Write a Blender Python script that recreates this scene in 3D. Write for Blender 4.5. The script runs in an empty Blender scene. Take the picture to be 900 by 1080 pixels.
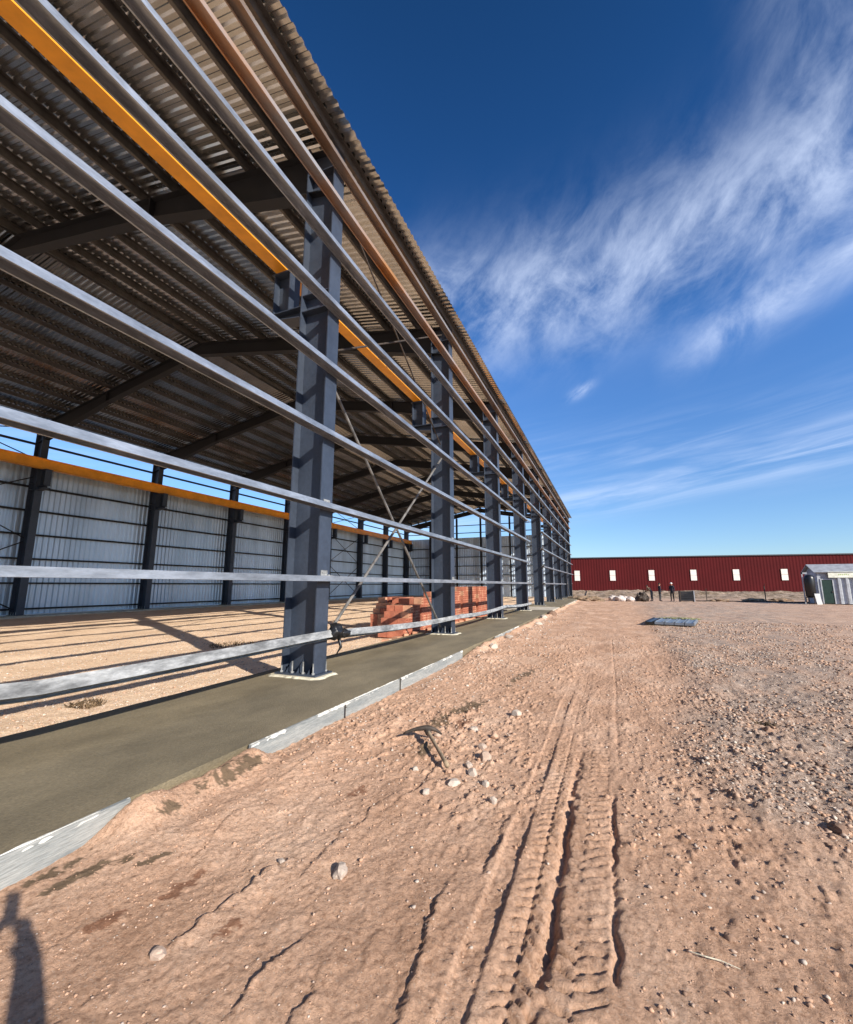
import bpy, bmesh, math, random
import numpy as np
from mathutils import Vector, Matrix
random.seed(7); rng = np.random.default_rng(7)
R = math.radians
scene = bpy.context.scene
col = scene.collection

# ------------------------------------------------------------------ camera
H = 1.65
f_px = 455.0
pitch = math.atan(77/455.0)
yaw = math.atan(193/(f_px/math.cos(pitch)))
cd = bpy.data.cameras.new('camera'); cam = bpy.data.objects.new('camera', cd); col.objects.link(cam)
cam.location = (0, 0, H); cam.rotation_euler = (R(90)+pitch, 0, yaw)
cd.sensor_fit = 'VERTICAL'; cd.sensor_height = 24; cd.lens = 24*f_px/1080
cd.clip_start = .03; cd.clip_end = 5000
scene.camera = cam

# ------------------------------------------------------------------ sun and sky
SUN = Vector((1.76, -.915, 1.0)).normalized()
elev = math.asin(SUN.z); azim = math.atan2(SUN.x, SUN.y)
sd = bpy.data.lights.new('sun', 'SUN'); so = bpy.data.objects.new('sun', sd); col.objects.link(so)
sd.energy = 5.0; sd.angle = R(.5); sd.color = (1, .93, .82)
so.rotation_euler = SUN.to_track_quat('Z', 'Y').to_euler(); so.location = (30, -20, 30)
scene.view_settings.view_transform = 'Standard'; scene.view_settings.look = 'None'
scene.view_settings.gamma = 1; scene.view_settings.exposure = .6

w = bpy.data.worlds.new('World'); scene.world = w; w.use_nodes = True
nt = w.node_tree; N = nt.nodes; L = nt.links
for n in list(N): N.remove(n)
def nd(t, **k):
    n = N.new(t)
    for a, b in k.items(): setattr(n, a, b)
    return n
def mth(op, a, b=None, c=None, clamp=False):
    n = nd('ShaderNodeMath', operation=op); n.use_clamp = clamp
    for i, v in enumerate((a, b, c)):
        if v is None: continue
        if isinstance(v, (int, float)): n.inputs[i].default_value = v
        else: L.new(v, n.inputs[i])
    return n.outputs[0]
out = nd('ShaderNodeOutputWorld'); bg = nd('ShaderNodeBackground'); L.new(bg.outputs[0], out.inputs[0])
sky = nd('ShaderNodeTexSky', sky_type='NISHITA'); sky.sun_disc = False
sky.sun_elevation = elev; sky.sun_rotation = azim
sky.altitude = 800; sky.air_density = 1.0; sky.dust_density = .3; sky.ozone_density = 3.0
tc = nd('ShaderNodeTexCoord'); sx = nd('ShaderNodeSeparateXYZ'); L.new(tc.outputs['Generated'], sx.inputs[0])
az = mth('MULTIPLY', mth('ARCTAN2', sx.outputs[0], sx.outputs[1]), 57.2958)
el = mth('MULTIPLY', mth('ARCSINE', sx.outputs[2]), 57.2958)
def gauss(val, c, wd):
    t = mth('DIVIDE', mth('SUBTRACT', val, c), wd)
    return mth('EXPONENT', mth('MULTIPLY', mth('MULTIPLY', t, t), -1))
def cnoise(sxx, syy, rot, scale, detail=8, rough=.6, dist=.6, off=0.):
    cb = nd('ShaderNodeCombineXYZ'); L.new(az, cb.inputs[0]); L.new(el, cb.inputs[1]); cb.inputs[2].default_value = off
    mp0 = nd('ShaderNodeMapping'); mp0.inputs['Rotation'].default_value = (0, 0, R(rot)); L.new(cb.outputs[0], mp0.inputs[0])
    mp = nd('ShaderNodeMapping'); mp.inputs['Scale'].default_value = (sxx, syy, 1); L.new(mp0.outputs[0], mp.inputs[0])
    n = nd('ShaderNodeTexNoise'); n.inputs['Scale'].default_value = scale; n.inputs['Detail'].default_value = detail
    n.inputs['Roughness'].default_value = rough; n.inputs['Distortion'].default_value = dist
    L.new(mp.outputs[0], n.inputs['Vector']); return n.outputs['Fac']
def ss(v, a, b):
    n = nd('ShaderNodeMapRange', interpolation_type='SMOOTHSTEP'); L.new(v, n.inputs[0])
    n.inputs[1].default_value = a; n.inputs[2].default_value = b; return n.outputs[0]
n1 = cnoise(.75, 1.15, -24, .13, 10, .62, .45)
n2 = cnoise(.55, 1.3, -38, .42, 7, .65, .3, 4.)
n3 = cnoise(.15, 1.6, -6, .35, 6, .6, .5, 9.)
bandc = mth('ADD', 35.2, mth('MULTIPLY', az, .07))
b1 = mth('MULTIPLY', gauss(el, bandc, 6.0), ss(az, -36, -20))
b2 = mth('MULTIPLY', gauss(el, mth('ADD', 22.5, mth('MULTIPLY', az, .3)), 2.2), ss(az, 6, 15))
b3 = mth('MULTIPLY', gauss(el, 48, 6), ss(az, 16, 28))
tex = mth('ADD', mth('MULTIPLY', ss(n1, .30, .72), .95), mth('MULTIPLY', ss(n2, .36, .78), .30))
hi = mth('MULTIPLY', mth('ADD', mth('ADD', b1, mth('MULTIPLY', b2, .8)), mth('MULTIPLY', b3, .35)), tex)
puff = mth('MULTIPLY', mth('MULTIPLY', gauss(az, -1.8, 1.5), gauss(mth('SUBTRACT', el, mth('MULTIPLY', mth('ADD', az, 1.8), .35)), 23.8, .7)), ss(n2, .3, .6))
low = mth('MULTIPLY', mth('ADD', gauss(el, mth('ADD', 10.5, mth('MULTIPLY', az, .12)), 1.7), mth('MULTIPLY', gauss(el, 15, 4.), .5)), ss(n3, .35, .75))
farv = mth('MULTIPLY', ss(cnoise(.6, 1.2, -25, .09, 7, .6, .5, 20.), .52, .8), .5)
farv = mth('MULTIPLY', farv, mth('SUBTRACT', 1, mth('MULTIPLY', ss(az, -100, -75), mth('SUBTRACT', 1, ss(az, 40, 60)))))
cl = mth('ADD', mth('ADD', mth('MULTIPLY', hi, .62), mth('MULTIPLY', puff, .4)), mth('ADD', mth('MULTIPLY', low, .42), farv), clamp=True)
tint = nd('ShaderNodeMix', data_type='RGBA', blend_type='MULTIPLY'); tint.inputs[0].default_value = 1
L.new(sky.outputs[0], tint.inputs[6])
tr = nd('ShaderNodeValToRGB'); L.new(mth('DIVIDE', el, 90, clamp=True), tr.inputs[0]); te = tr.color_ramp.elements
te[0].position = 0; te[0].color = (.74, .84, .98, 1); te[1].position = .75; te[1].color = (.12, .36, .58, 1)
for p_, c_ in ((.12, (.72, .90, 1.1)), (.30, (.56, .95, 1.36)), (.5, (.19, .52, .86))):
    q_ = te.new(p_); q_.color = (*c_, 1)
L.new(tr.outputs[0], tint.inputs[7])
mx = nd('ShaderNodeMix', data_type='RGBA'); L.new(cl, mx.inputs[0]); L.new(tint.outputs[2], mx.inputs[6])
mx.inputs[7].default_value = (5.4, 6.2, 7.9, 1)
L.new(mx.outputs[2], bg.inputs[0]); bg.inputs[1].default_value = .105

# ------------------------------------------------------------------ noise in numpy
def hsh(ix, iy, s):
    n = (ix*374761393 + iy*668265263 + s*974711) & 0xffffffff
    n = ((n ^ (n >> 13))*1274126177) & 0xffffffff
    n = ((n ^ (n >> 16))*2246822519) & 0xffffffff
    return ((n ^ (n >> 15)) & 0xffff)/65535.0
def vn(x, y, s=0):
    x = np.asarray(x, float); y = np.asarray(y, float)
    xi = np.floor(x); yi = np.floor(y); fx = x-xi; fy = y-yi
    xi = xi.astype(np.int64); yi = yi.astype(np.int64)
    u = fx*fx*(3-2*fx); v = fy*fy*(3-2*fy)
    a = hsh(xi, yi, s); b = hsh(xi+1, yi, s); c = hsh(xi, yi+1, s); d = hsh(xi+1, yi+1, s)
    return (a*(1-u)+b*u)*(1-v)+(c*(1-u)+d*u)*v
def fbm(x, y, s=0, o=4, g=.5):
    t = 0; a = 1; n = 0
    for i in range(o):
        t = t+a*(vn(x*2**i+i*17.3, y*2**i-i*9.1, s+i)-.5); n += a; a *= g
    return t/n*2
def sst(v, a, b):
    t = np.clip((v-a)/(b-a), 0, 1); return t*t*(3-2*t)

def gravel_mask(x, y):
    c = .58+.06*(y-4)+.35*fbm(y*.35, x*.3, 31, 3)          # left border of the gravel spill
    m = sst(x, c-.25, c+.5)*sst(y+.9*fbm(x*.8, y*.8, 33, 3), 3.5, 4.3)*(1-sst(x+.6*fbm(x*.7, y*.5, 35, 3), .7+y*.2, 2.2+y*.34)*.72)
    return m*(1-sst(y, 30, 60)*.5)
def inner_mask(x, y): return 1-sst(x, -5.9, -5.5)
def height(x, y):
    x, y = np.broadcast_arrays(np.asarray(x, float), np.asarray(y, float))
    if x.ndim == 0: return height_at(x, y, True)
    d = np.hypot(x, y); near = (d < 20) & (y > .5); h = np.empty(x.shape)
    h[near] = height_at(x[near], y[near], True); h[~near] = height_at(x[~near], y[~near], False)
    return h
def height_at(x, y, detail):
    dist = np.hypot(x, y)
    xw = x+.05*fbm(x*1.3, y*.8, 11, 3)
    h = .030*fbm(x*.5, y*.35, 1, 3)+.016*fbm(x*2.1, y*1.0, 2, 4)
    h += .009*fbm(xw*9, y*4.5, 3, 4, .6)
    near = 1-sst(dist, 9, 20)
    if detail:
        h += near*.005*fbm(x*42, y*38, 4, 3, .65)
        h += near*.012*fbm(x*7, y*6, 9, 4, .7)*sst(fbm(x*.9, y*.7, 10, 2), -.4, .3)
        # clods
        c = fbm(x*16, y*14, 5, 3, .6); cm = sst(fbm(x*1.4, y*.9, 6, 3)+.35*sst(y, 2.8, 5)*(1-sst(x, -1.0, -.6)), -.15, .45)
        out = sst(x, -3.25, -3.1)
        h += out*near*cm*(.02+.04*sst(y, 2.6, 4.2))*np.clip(c-.10, 0, 1)*(1-.8*np.exp(-((x+.33)/.35)**4))
        h += out*near*(.006+.016*sst(y, 2.6, 4.2))*np.clip(fbm(x*31, y*27, 8, 3, .65)-.22, 0, 1)
        # scraped, faulted streaks running along the wall: height drops towards -x
        for k, (x0, wob, amp, y0, y1, s) in enumerate([(-2.02, .14, .035, .9, 2.7, 1), (-1.47, .12, .030, 1.1, 2.1, 2), (-.92, .10, .03, 1.6, 2.7, 3), (-1.75, .2, .018, 1.6, 3.6, 4),
                                                      (-2.45, .16, .018, 1.2, 3.0, 5), (-1.2, .12, .02, .9, 2.0, 6), (-1.62, .2, .02, 3.0, 4.4, 7), (-.80, .1, .026, 2.6, 3.6, 8), (-2.7, .2, .02, 3.2, 5.5, 9)]):
            xl = x0+wob*fbm(y*1.1+k*7, y*0+k, 40+k, 4, .6)+.035*fbm(y*13, x*5+k, 140+k, 4, .75)
            m = sst(y, y0, y0+.3)*(1-sst(y, y1-.4, y1))*sst(fbm(y*3.1, x*1.5+k*3.1, 60+k, 4, .7), -.42, .02)*.95
            d = x-xl
            h += amp*m*(sst(d, -.012, .006)*np.exp(-np.clip(d, 0, 9)/.10) - .35*np.exp(-(d/.012)**2))
        # wheel tracks running along +y
        tm = (1-.75*sst(y, 5.5, 9)-.25*sst(y, 14, 20))*(.75+.5*fbm(y*1.7, x*2, 88, 3))
        wob = .02*fbm(y*.5, y*0, 80, 2)
        xt = x-wob+.014*np.clip(y-3, 0, 30)*.0
        for (c0, wd, per, dep, sgn) in [(-.485, .085, .085, .019, 1), (-.24, .125, .095, .021, -1), (-.68, .06, .08, .003, 1)]:
            d = (xt-c0)/wd
            inside = sst(-np.abs(d), -1.05, -.85)
            ph = (y/per+sgn*np.abs(d)*.6+.45*fbm(x*6, y*4, 91, 4, .6)+.5*(d > .1*sgn)) % 1.0
            wear = .45+.55*sst(fbm(x*4.1, y*2.7, 90, 4, .6), -.35, .2)
            bars = 1-np.exp(-((ph-.5)/.13)**2)*(1.1+.5*fbm(x*25, y*20, 93, 2))-.8*np.exp(-((d+.05)/.10)**2)*(sgn > 0)
            h += tm*inside*(-.016+dep*bars*wear+.006*fbm(x*28, y*26, 94, 3, .7))
            h += tm*.006*np.exp(-((np.abs(d)-1.2)/.2)**2)*(.6+1.6*fbm(x*5, y*4, 92, 3))
        gv = sst(fbm(y*2.9, y*0+3, 95, 4, .7), -.45, -.1)*(.5+.5*sst(-y, -5, -3))
        g1 = xt+.385-.03*fbm(y*11, x*6, 96, 4, .7); h -= tm*.07*gv*np.exp(-(g1/.025)**2)*(1-sst(y, 4.2, 6))
        gv2 = sst(fbm(y*3.5, y*0+9, 97, 3), -.25, .2)
        g2 = xt+.085-.03*fbm(y*12, x*6+2, 98, 4, .7); h -= tm*.045*gv2*np.exp(-(g2/.016)**2)*(1-sst(y, 3.5, 4.4))
        g3 = xt+.03; h -= (1-sst(y, 13, 16))*sst(y, 4.4, 5.2)*.007*np.exp(-(g3/.02)**2)
    # gravel spill
    gm = gravel_mask(x, y)
    h += gm*(.03+.03*fbm(x*3, y*2.2, 20, 3))
    if detail: h += gm*near*.02*fbm(x*17, y*15, 21, 3, .7)+(1-gm)*near*sst(x, .1, .4)*.012*fbm(x*12, y*9, 22, 3, .6)
    # coarse scuffs further out, mounded strip beside the slab
    h += sst(y, 7, 14)*sst(x, -3, -2)*.04*fbm(x*.9, y*.5, 24, 4, .6)
    em = np.exp(-((x+2.75)/.35)**2)*sst(x, -3.3, -3.16)
    h += em*(.05+.06*fbm(x*1.5, y*.7, 25, 3))*sst(y, 1.4, 2.4)
    gap = sst(y, 1.9, 2.3)*(1-sst(y, 3.3, 3.6))+sst(y, 9.6, 10.5)*.8
    h += np.exp(-((x+3.12)/.16)**2)*sst(x, -3.32, -3.22)*.17*gap*(.85+.4*fbm(x*4, y*3, 26, 3))
    # ground under the footing strip stays low
    under = sst(x, -5.66, -5.6)*(1-sst(x, -3.26, -3.2))*sst(y, -16.6, -16.4)*(1-sst(y, 60.6, 60.9))
    h = h*(1-under)-.12*under
    inn = inner_mask(x, y)
    h += inn*(.018*fbm(x*3, y*3, 27, 4, .6)-.01)
    # far bank of spoil in front of the red building
    bank = sst(y, 62, 70)*(1-sst(y, 84, 89))*sst(x, -12, -8)
    h += bank*(.55+.5*fbm(x*.25, y*.3, 28, 4, .6))
    return h

# ------------------------------------------------------------------ materials
MATS = {}
def mat(name, base, rough=.7, metal=0., var=.12, scale=3., bump=0., bscale=30., c2=None, spec=.5, detail=5, stretch=None, fine=0., fscale=60.):
    if name in MATS: return MATS[name]
    m = bpy.data.materials.new(name); m.use_nodes = True; t = m.node_tree; b = t.nodes['Principled BSDF']
    b.inputs['Roughness'].default_value = rough; b.inputs['Metallic'].default_value = metal
    b.inputs['Specular IOR Level'].default_value = spec
    tc = t.nodes.new('ShaderNodeTexCoord'); src = tc.outputs['Object']
    if stretch:
        mp = t.nodes.new('ShaderNodeMapping'); mp.inputs['Scale'].default_value = stretch; t.links.new(src, mp.inputs[0]); src = mp.outputs[0]
    n = t.nodes.new('ShaderNodeTexNoise'); n.inputs['Scale'].default_value = scale; n.inputs['Detail'].default_value = detail; n.inputs['Roughness'].default_value = .65
    t.links.new(src, n.inputs['Vector'])
    r = t.nodes.new('ShaderNodeValToRGB'); t.links.new(n.outputs['Fac'], r.inputs[0])
    a = c2 if c2 else tuple(max(0, c*(1-var*2)) for c in base)
    z = base if c2 else tuple(min(1, c*(1+var*1.3)) for c in base)
    r.color_ramp.elements[0].position = .34; r.color_ramp.elements[0].color = (*a, 1)
    r.color_ramp.elements[1].position = .66; r.color_ramp.elements[1].color = (*z, 1)
    cout = r.outputs[0]
    if fine:
        nf = t.nodes.new('ShaderNodeTexNoise'); nf.inputs['Scale'].default_value = fscale; nf.inputs['Detail'].default_value = 5; nf.inputs['Roughness'].default_value = .75
        t.links.new(src, nf.inputs['Vector'])
        mr = t.nodes.new('ShaderNodeMapRange'); mr.inputs[1].default_value = .3; mr.inputs[2].default_value = .7; mr.inputs[3].default_value = 1-fine; mr.inputs[4].default_value = 1+fine
        t.links.new(nf.outputs['Fac'], mr.inputs[0])
        mm = t.nodes.new('ShaderNodeMix'); mm.data_type = 'RGBA'; mm.blend_type = 'MULTIPLY'; mm.inputs[0].default_value = 1
        t.links.new(cout, mm.inputs[6]); t.links.new(mr.outputs[0], mm.inputs[7]); cout = mm.outputs[2]
    t.links.new(cout, b.inputs['Base Color'])
    rr = t.nodes.new('ShaderNodeMapRange'); rr.inputs[3].default_value = max(0, rough-.1); rr.inputs[4].default_value = min(1, rough+.1)
    t.links.new(n.outputs['Fac'], rr.inputs[0]); t.links.new(rr.outputs[0], b.inputs['Roughness'])
    if bump:
        n2 = t.nodes.new('ShaderNodeTexNoise'); n2.inputs['Scale'].default_value = bscale; n2.inputs['Detail'].default_value = 4
        t.links.new(src, n2.inputs['Vector'])
        bp = t.nodes.new('ShaderNodeBump'); bp.inputs['Strength'].default_value = bump; bp.inputs['Distance'].default_value = .01
        t.links.new(n2.outputs['Fac'], bp.inputs['Height']); t.links.new(bp.outputs[0], b.inputs['Normal'])
    MATS[name] = m; return m
steel = mat('charcoal_paint', (.036, .047, .070), .45, 0, .12, 1.2, .05, 60, fine=.18, fscale=14)
dsteel = mat('dark_steel', (.012, .013, .017), .6, 0, .15, 2)
galv = mat('galvanised_steel', (.36, .39, .43), .42, .65, .16, 5, .10, 40, stretch=(1, .25, 1), fine=.22, fscale=22)
galv_s = mat('galvanised_dusty', (.34, .34, .33), .6, .35, .28, 7, .3, 50, stretch=(1, .3, 1), fine=.3, fscale=30)
roofm = mat('roof_metal', (.55, .56, .56), .24, 1., .10, .9, .012, 5)
purlm = mat('purlin_steel', (.13, .125, .12), .45, .8, .15, 3)
clad = mat('wall_cladding_metal', (.60, .70, .82), .34, .5, .10, .8, .03, 20, stretch=(1, 1, .15))
orange = mat('orange_paint', (.82, .33, .014), .38, 0, .10, 1.5, .05, 30)
rusty = mat('orange_stained_galvanised', (.33, .32, .32), .5, .4, 0, 1.1, .1, 40, c2=(.44, .21, .07), stretch=(1, .5, 1))
browngalv = mat('brown_galvanised', (.30, .28, .27), .5, .5, 0, 1.3, .1, 40, c2=(.24, .17, .12), stretch=(1, .5, 1))
grout = mat('pale_grout', (.55, .50, .38), .9, 0, .15, 9, .5, 40)
concrete = mat('fresh_concrete', (.198, .160, .098), .85, 0, .14, 1.6, .7, 110, stretch=(1, .45, 1), detail=9, fine=.28, fscale=70)
palecon = mat('pale_concrete', (.50, .44, .35), .9, 0, .15, 2, .4, 50)
boardm = mat('formwork_zinc', (.33, .33, .31), .8, .05, 0, 5, .4, 30, c2=(.19, .205, .205), stretch=(1, .3, 3), detail=9, fine=.25, fscale=40)
white = mat('white_paint', (.75, .74, .70), .6)
blackp = mat('black_plastic', (.012, .012, .013), .35)
brickm = mat('hollow_brick', (.50, .18, .105), .9, 0, 0, 5, .4, 60, c2=(.34, .11, .065), detail=8, fine=.2)
brickl = mat('pale_hollow_brick', (.58, .30, .18), .9, 0, .15, 3, .4, 60)
wood = mat('weathered_wood', (.30, .22, .14), .8, 0, .2, 6, .3, 40, stretch=(4, .5, 4))
redm = mat('red_cladding', (.085, .011, .012), .85, 0, .06, .3)
MATS['red_cladding'].node_tree.nodes['Principled BSDF'].inputs['Specular IOR Level'].default_value = .1
redd = mat('dark_roof_edge', (.05, .045, .05), .5)
winm = mat('translucent_panel', (.80, .72, .64), .5, 0, .06, 2)
iron = mat('rusty_iron', (.06, .045, .035), .7, .2, .3, 12, .3, 60)
skin = mat('skin', (.40, .22, .14), .6); navy = mat('navy_cloth', (.02, .022, .035), .9); dgrey = mat('grey_cloth', (.07, .07, .075), .9)
brownc = mat('brown_cloth', (.12, .08, .05), .9); hair = mat('dark_hair', (.015, .012, .01), .7); bluehat = mat('pale_helmet', (.7, .7, .66), .4)
green = mat('green_door_paint', (.006, .03, .02), .5); greyw = mat('grey_panel', (.30, .31, .33), .6); lgrey = mat('light_grey_panel', (.42, .44, .46), .5)
banner = mat('cream_banner', (.80, .80, .66), .6); bgreen = mat('banner_green', (.35, .48, .12), .6)
panelm = mat('blue_grey_panel', (.20, .23, .27), .4, .2, .1, 4); yel = mat('yellow_straw_wrap', (.36, .34, .18), .8, 0, .4, 12)
sackm = mat('pale_sack', (.60, .52, .47), .85, 0, .15, 6, .4, 20)

def ground_material():
    m = bpy.data.materials.new('dirt'); m.use_nodes = True; t = m.node_tree; b = t.nodes['Principled BSDF']
    b.inputs['Roughness'].default_value = .95; b.inputs['Specular IOR Level'].default_value = .15
    tc = t.nodes.new('ShaderNodeTexCoord')
    def noise(scale, det=6, rough=.65, stretch=None):
        src = tc.outputs['Object']
        if stretch:
            mp = t.nodes.new('ShaderNodeMapping'); mp.inputs['Scale'].default_value = stretch; t.links.new(src, mp.inputs[0]); src = mp.outputs[0]
        n = t.nodes.new('ShaderNodeTexNoise'); n.inputs['Scale'].default_value = scale; n.inputs['Detail'].default_value = det; n.inputs['Roughness'].default_value = rough
        t.links.new(src, n.inputs['Vector']); return n.outputs['Fac']
    def ramp(f, stops):
        r = t.nodes.new('ShaderNodeValToRGB'); t.links.new(f, r.inputs[0]); e = r.color_ramp.elements
        e[0].position = stops[0][0]; e[0].color = (*stops[0][1], 1); e[1].position = stops[-1][0]; e[1].color = (*stops[-1][1], 1)
        for p, c in stops[1:-1]:
            q = e.new(p); q.color = (*c, 1)
        return r.outputs[0]
    def mix(fac, a, c, mode='MIX'):
        n = t.nodes.new('ShaderNodeMix'); n.data_type = 'RGBA'; n.blend_type = mode
        for s, v in ((0, fac), (6, a), (7, c)):
            if isinstance(v, (int, float)): n.inputs[s].default_value = v
            elif isinstance(v, tuple): n.inputs[s].default_value = (*v, 1)
            else: t.links.new(v, n.inputs[s])
        return n.outputs[2]
    def attr(nm):
        a = t.nodes.new('ShaderNodeAttribute'); a.attribute_name = nm; return a.outputs['Fac']
    dirt = ramp(noise(1.1, 9, .7, (1, .6, 1)), [(.30, (.43, .25, .155)), (.5, (.57, .355, .235)), (.70, (.70, .48, .34))])
    fine = ramp(noise(38, 5, .7), [(.3, (.55, .50, .46)), (.5, (1., 1., 1.)), (.68, (1.18, 1.18, 1.18))])
    dirt = mix(1., dirt, fine, 'MULTIPLY')
    speck = ramp(noise(75, 3, .5), [(.60, (0, 0, 0)), (.68, (1, 1, 1))])
    dirt = mix(mix(1., speck, (.35, .35, .35), 'MULTIPLY'), dirt, (.60, .48, .38))
    grav = ramp(noise(30, 6, .8), [(.32, (.15, .105, .08)), (.5, (.40, .295, .225)), (.68, (.64, .52, .43))])
    c = mix(attr('gravel'), dirt, grav)
    inn = mix(1., ramp(noise(20, 6, .8), [(.3, (.56, .38, .25)), (.5, (.82, .60, .42)), (.7, (.92, .78, .60))]), ramp(noise(.7, 4), [(.3, (.85, .8, .75)), (.7, (1.1, 1.1, 1.1))]), 'MULTIPLY')
    c = mix(attr('inner'), c, inn)
    c = mix(attr('damp'), c, (.15, .105, .065))
    c = mix(attr('redspot'), c, (.20, .085, .045))
    scrub = ramp(noise(1.2, 9, .85, (1, .5, 2)), [(.40, (.06, .05, .025)), (.5, (.25, .18, .12)), (.60, (.50, .38, .28))])
    c = mix(attr('bank'), c, scrub)
    t.links.new(c, b.inputs['Base Color'])
    bp = t.nodes.new('ShaderNodeBump'); bp.inputs['Strength'].default_value = .9; bp.inputs['Distance'].default_value = .014
    t.links.new(noise(70, 6, .8), bp.inputs['Height'])
    bp2 = t.nodes.new('ShaderNodeBump'); bp2.inputs['Strength'].default_value = .5; bp2.inputs['Distance'].default_value = .06
    t.links.new(noise(7, 7, .75), bp2.inputs['Height']); t.links.new(bp2.outputs[0], bp.inputs['Normal'])
    t.links.new(bp.outputs[0], b.inputs['Normal'])
    return m

# ------------------------------------------------------------------ helpers
def tag(o, label=None, cat=None, group=None, kind=None):
    if label: o['label'] = label
    if cat: o['category'] = cat
    if group: o['group'] = group
    if kind: o['kind'] = kind
    return o
def empty(name, loc, label, cat, group=None, rz=0):
    o = bpy.data.objects.new(name, None); col.objects.link(o); o.location = loc; o.rotation_euler = (0, 0, rz)
    o.empty_display_size = .2
    return tag(o, label, cat, group)
class MB:
    def __init__(s): s.v = []; s.f = []; s.m = []; s.mi = 0
    def add(s, vs, fs):
        n = len(s.v); s.v += [tuple(p) for p in vs]; s.f += [tuple(i+n for i in q) for q in fs]; s.m += [s.mi]*len(fs); return s
    def box(s, x0, x1, y0, y1, z0, z1):
        return s.add([(x0, y0, z0), (x1, y0, z0), (x1, y1, z0), (x0, y1, z0), (x0, y0, z1), (x1, y0, z1), (x1, y1, z1), (x0, y1, z1)],
                     [(0, 3, 2, 1), (4, 5, 6, 7), (0, 1, 5, 4), (1, 2, 6, 5), (2, 3, 7, 6), (3, 0, 4, 7)])
    def bar(s, p, q, w, h, up=(0, 0, 1)):
        p = Vector(p); q = Vector(q); d = (q-p).normalized(); a = d.cross(Vector(up)).normalized(); b = a.cross(d).normalized()
        vs = []
        for c in (p, q):
            for i, j in ((-1, -1), (1, -1), (1, 1), (-1, 1)): vs.append(c+a*w/2*i+b*h/2*j)
        return s.add(vs, [(3, 2, 1, 0), (4, 5, 6, 7), (0, 1, 5, 4), (1, 2, 6, 5), (2, 3, 7, 6), (3, 0, 4, 7)])
    def tube(s, pts, r, n=8, cap=True):
        pts = [Vector(p) for p in pts]; vs = []; fs = []
        for i, p in enumerate(pts):
            d = (pts[min(i+1, len(pts)-1)]-pts[max(i-1, 0)]).normalized()
            a = d.cross(Vector((0, 0, 1)) if abs(d.z) < .95 else Vector((1, 0, 0))).normalized(); b = d.cross(a)
            rr = r[i] if isinstance(r, (list, tuple)) else r
            for k in range(n):
                t = 2*math.pi*k/n; vs.append(p+(a*math.cos(t)+b*math.sin(t))*rr)
        for i in range(len(pts)-1):
            for k in range(n): fs.append((i*n+k, i*n+(k+1) % n, (i+1)*n+(k+1) % n, (i+1)*n+k))
        if cap: fs += [tuple(range(n))[::-1], tuple(range((len(pts)-1)*n, len(pts)*n))]
        return s.add(vs, fs)
    def prism(s, prof, o, U, V, W):
        """closed 2-D outline prof in (U,V) extruded by vector W"""
        o = Vector(o); U = Vector(U); V = Vector(V); W = Vector(W); n = len(prof)
        a = [o+U*p[0]+V*p[1] for p in prof]; b = [q+W for q in a]
        fs = [(i, (i+1) % n, n+(i+1) % n, n+i) for i in range(n)]+[tuple(range(n))[::-1], tuple(range(n, 2*n))]
        return s.add(a+b, fs)
    def build(s, name, m, parent=None, loc=(0, 0, 0), smooth=False, rz=0, bevel=0):
        me = bpy.data.meshes.new(name); me.from_pydata(s.v, [], s.f)
        for x in (m if isinstance(m, (list, tuple)) else [m]): me.materials.append(x)
        if isinstance(m, (list, tuple)): me.polygons.foreach_set('material_index', s.m)
        bm = bmesh.new(); bm.from_mesh(me); bmesh.ops.recalc_face_normals(bm, faces=bm.faces)
        if bevel: bmesh.ops.bevel(bm, geom=list(bm.edges), offset=bevel, segments=1, affect='EDGES')
        bm.to_mesh(me); bm.free()
        if smooth: me.polygons.foreach_set('use_smooth', [True]*len(me.polygons))
        me.update()
        o = bpy.data.objects.new(name, me); col.objects.link(o); o.parent = parent; o.location = loc; o.rotation_euler = (0, 0, rz)
        return o
def copy_tree(o, parent=None):
    c = o.copy(); col.objects.link(c); c.parent = parent
    for ch in list(o.children): copy_tree(ch, c)
    return c

# ------------------------------------------------------------------ ground
def axis(fine0, fine1, step, gpos, gneg, hi, lo):
    a = list(np.arange(fine0, fine1, step)); st = step
    v = a[-1]
    while v < hi: st *= gpos; v += st; a.append(v)
    st = step; v = a[0]; b = []
    while v > lo: st *= gneg; v -= st; b.append(v)
    return np.array(b[::-1]+a)
gx = axis(-3.35, 1.3, .0105, 1.018, 1.02, 2500, -2500)
ys = [1.0]
while ys[-1] < 2500:
    d = ys[-1]; ys.append(d+max(.0075, min(.0050*d, .35)) if d < 92 else d*1.05)
yb = [1.0]; st = .0085
while yb[-1] > -2500: st *= 1.05; yb.append(yb[-1]-st)
gy = np.array(yb[:0:-1]+ys)
X, Y = np.meshgrid(gx, gy)
Z = height(X, Y)
fade = 1-sst(np.hypot(X, Y), 150, 400); Z = Z*fade
nx, ny = len(gx), len(gy); print('ground', nx, ny)
me = bpy.data.meshes.new('ground')
me.vertices.add(nx*ny); me.vertices.foreach_set('co', np.stack([X, Y, Z], -1).astype(np.float32).ravel())
ii = (np.arange(ny-1)[:, None]*nx+np.arange(nx-1)[None]).ravel()
q = np.stack([ii, ii+1, ii+nx+1, ii+nx], -1).astype(np.int32)
me.loops.add(q.size); me.loops.foreach_set('vertex_index', q.ravel())
me.polygons.add(len(q)); me.polygons.foreach_set('loop_start', np.arange(0, q.size, 4, dtype=np.int32)); me.polygons.foreach_set('loop_total', np.full(len(q), 4, np.int32))
me.polygons.foreach_set('use_smooth', np.ones(len(q), bool)); me.update()
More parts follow.
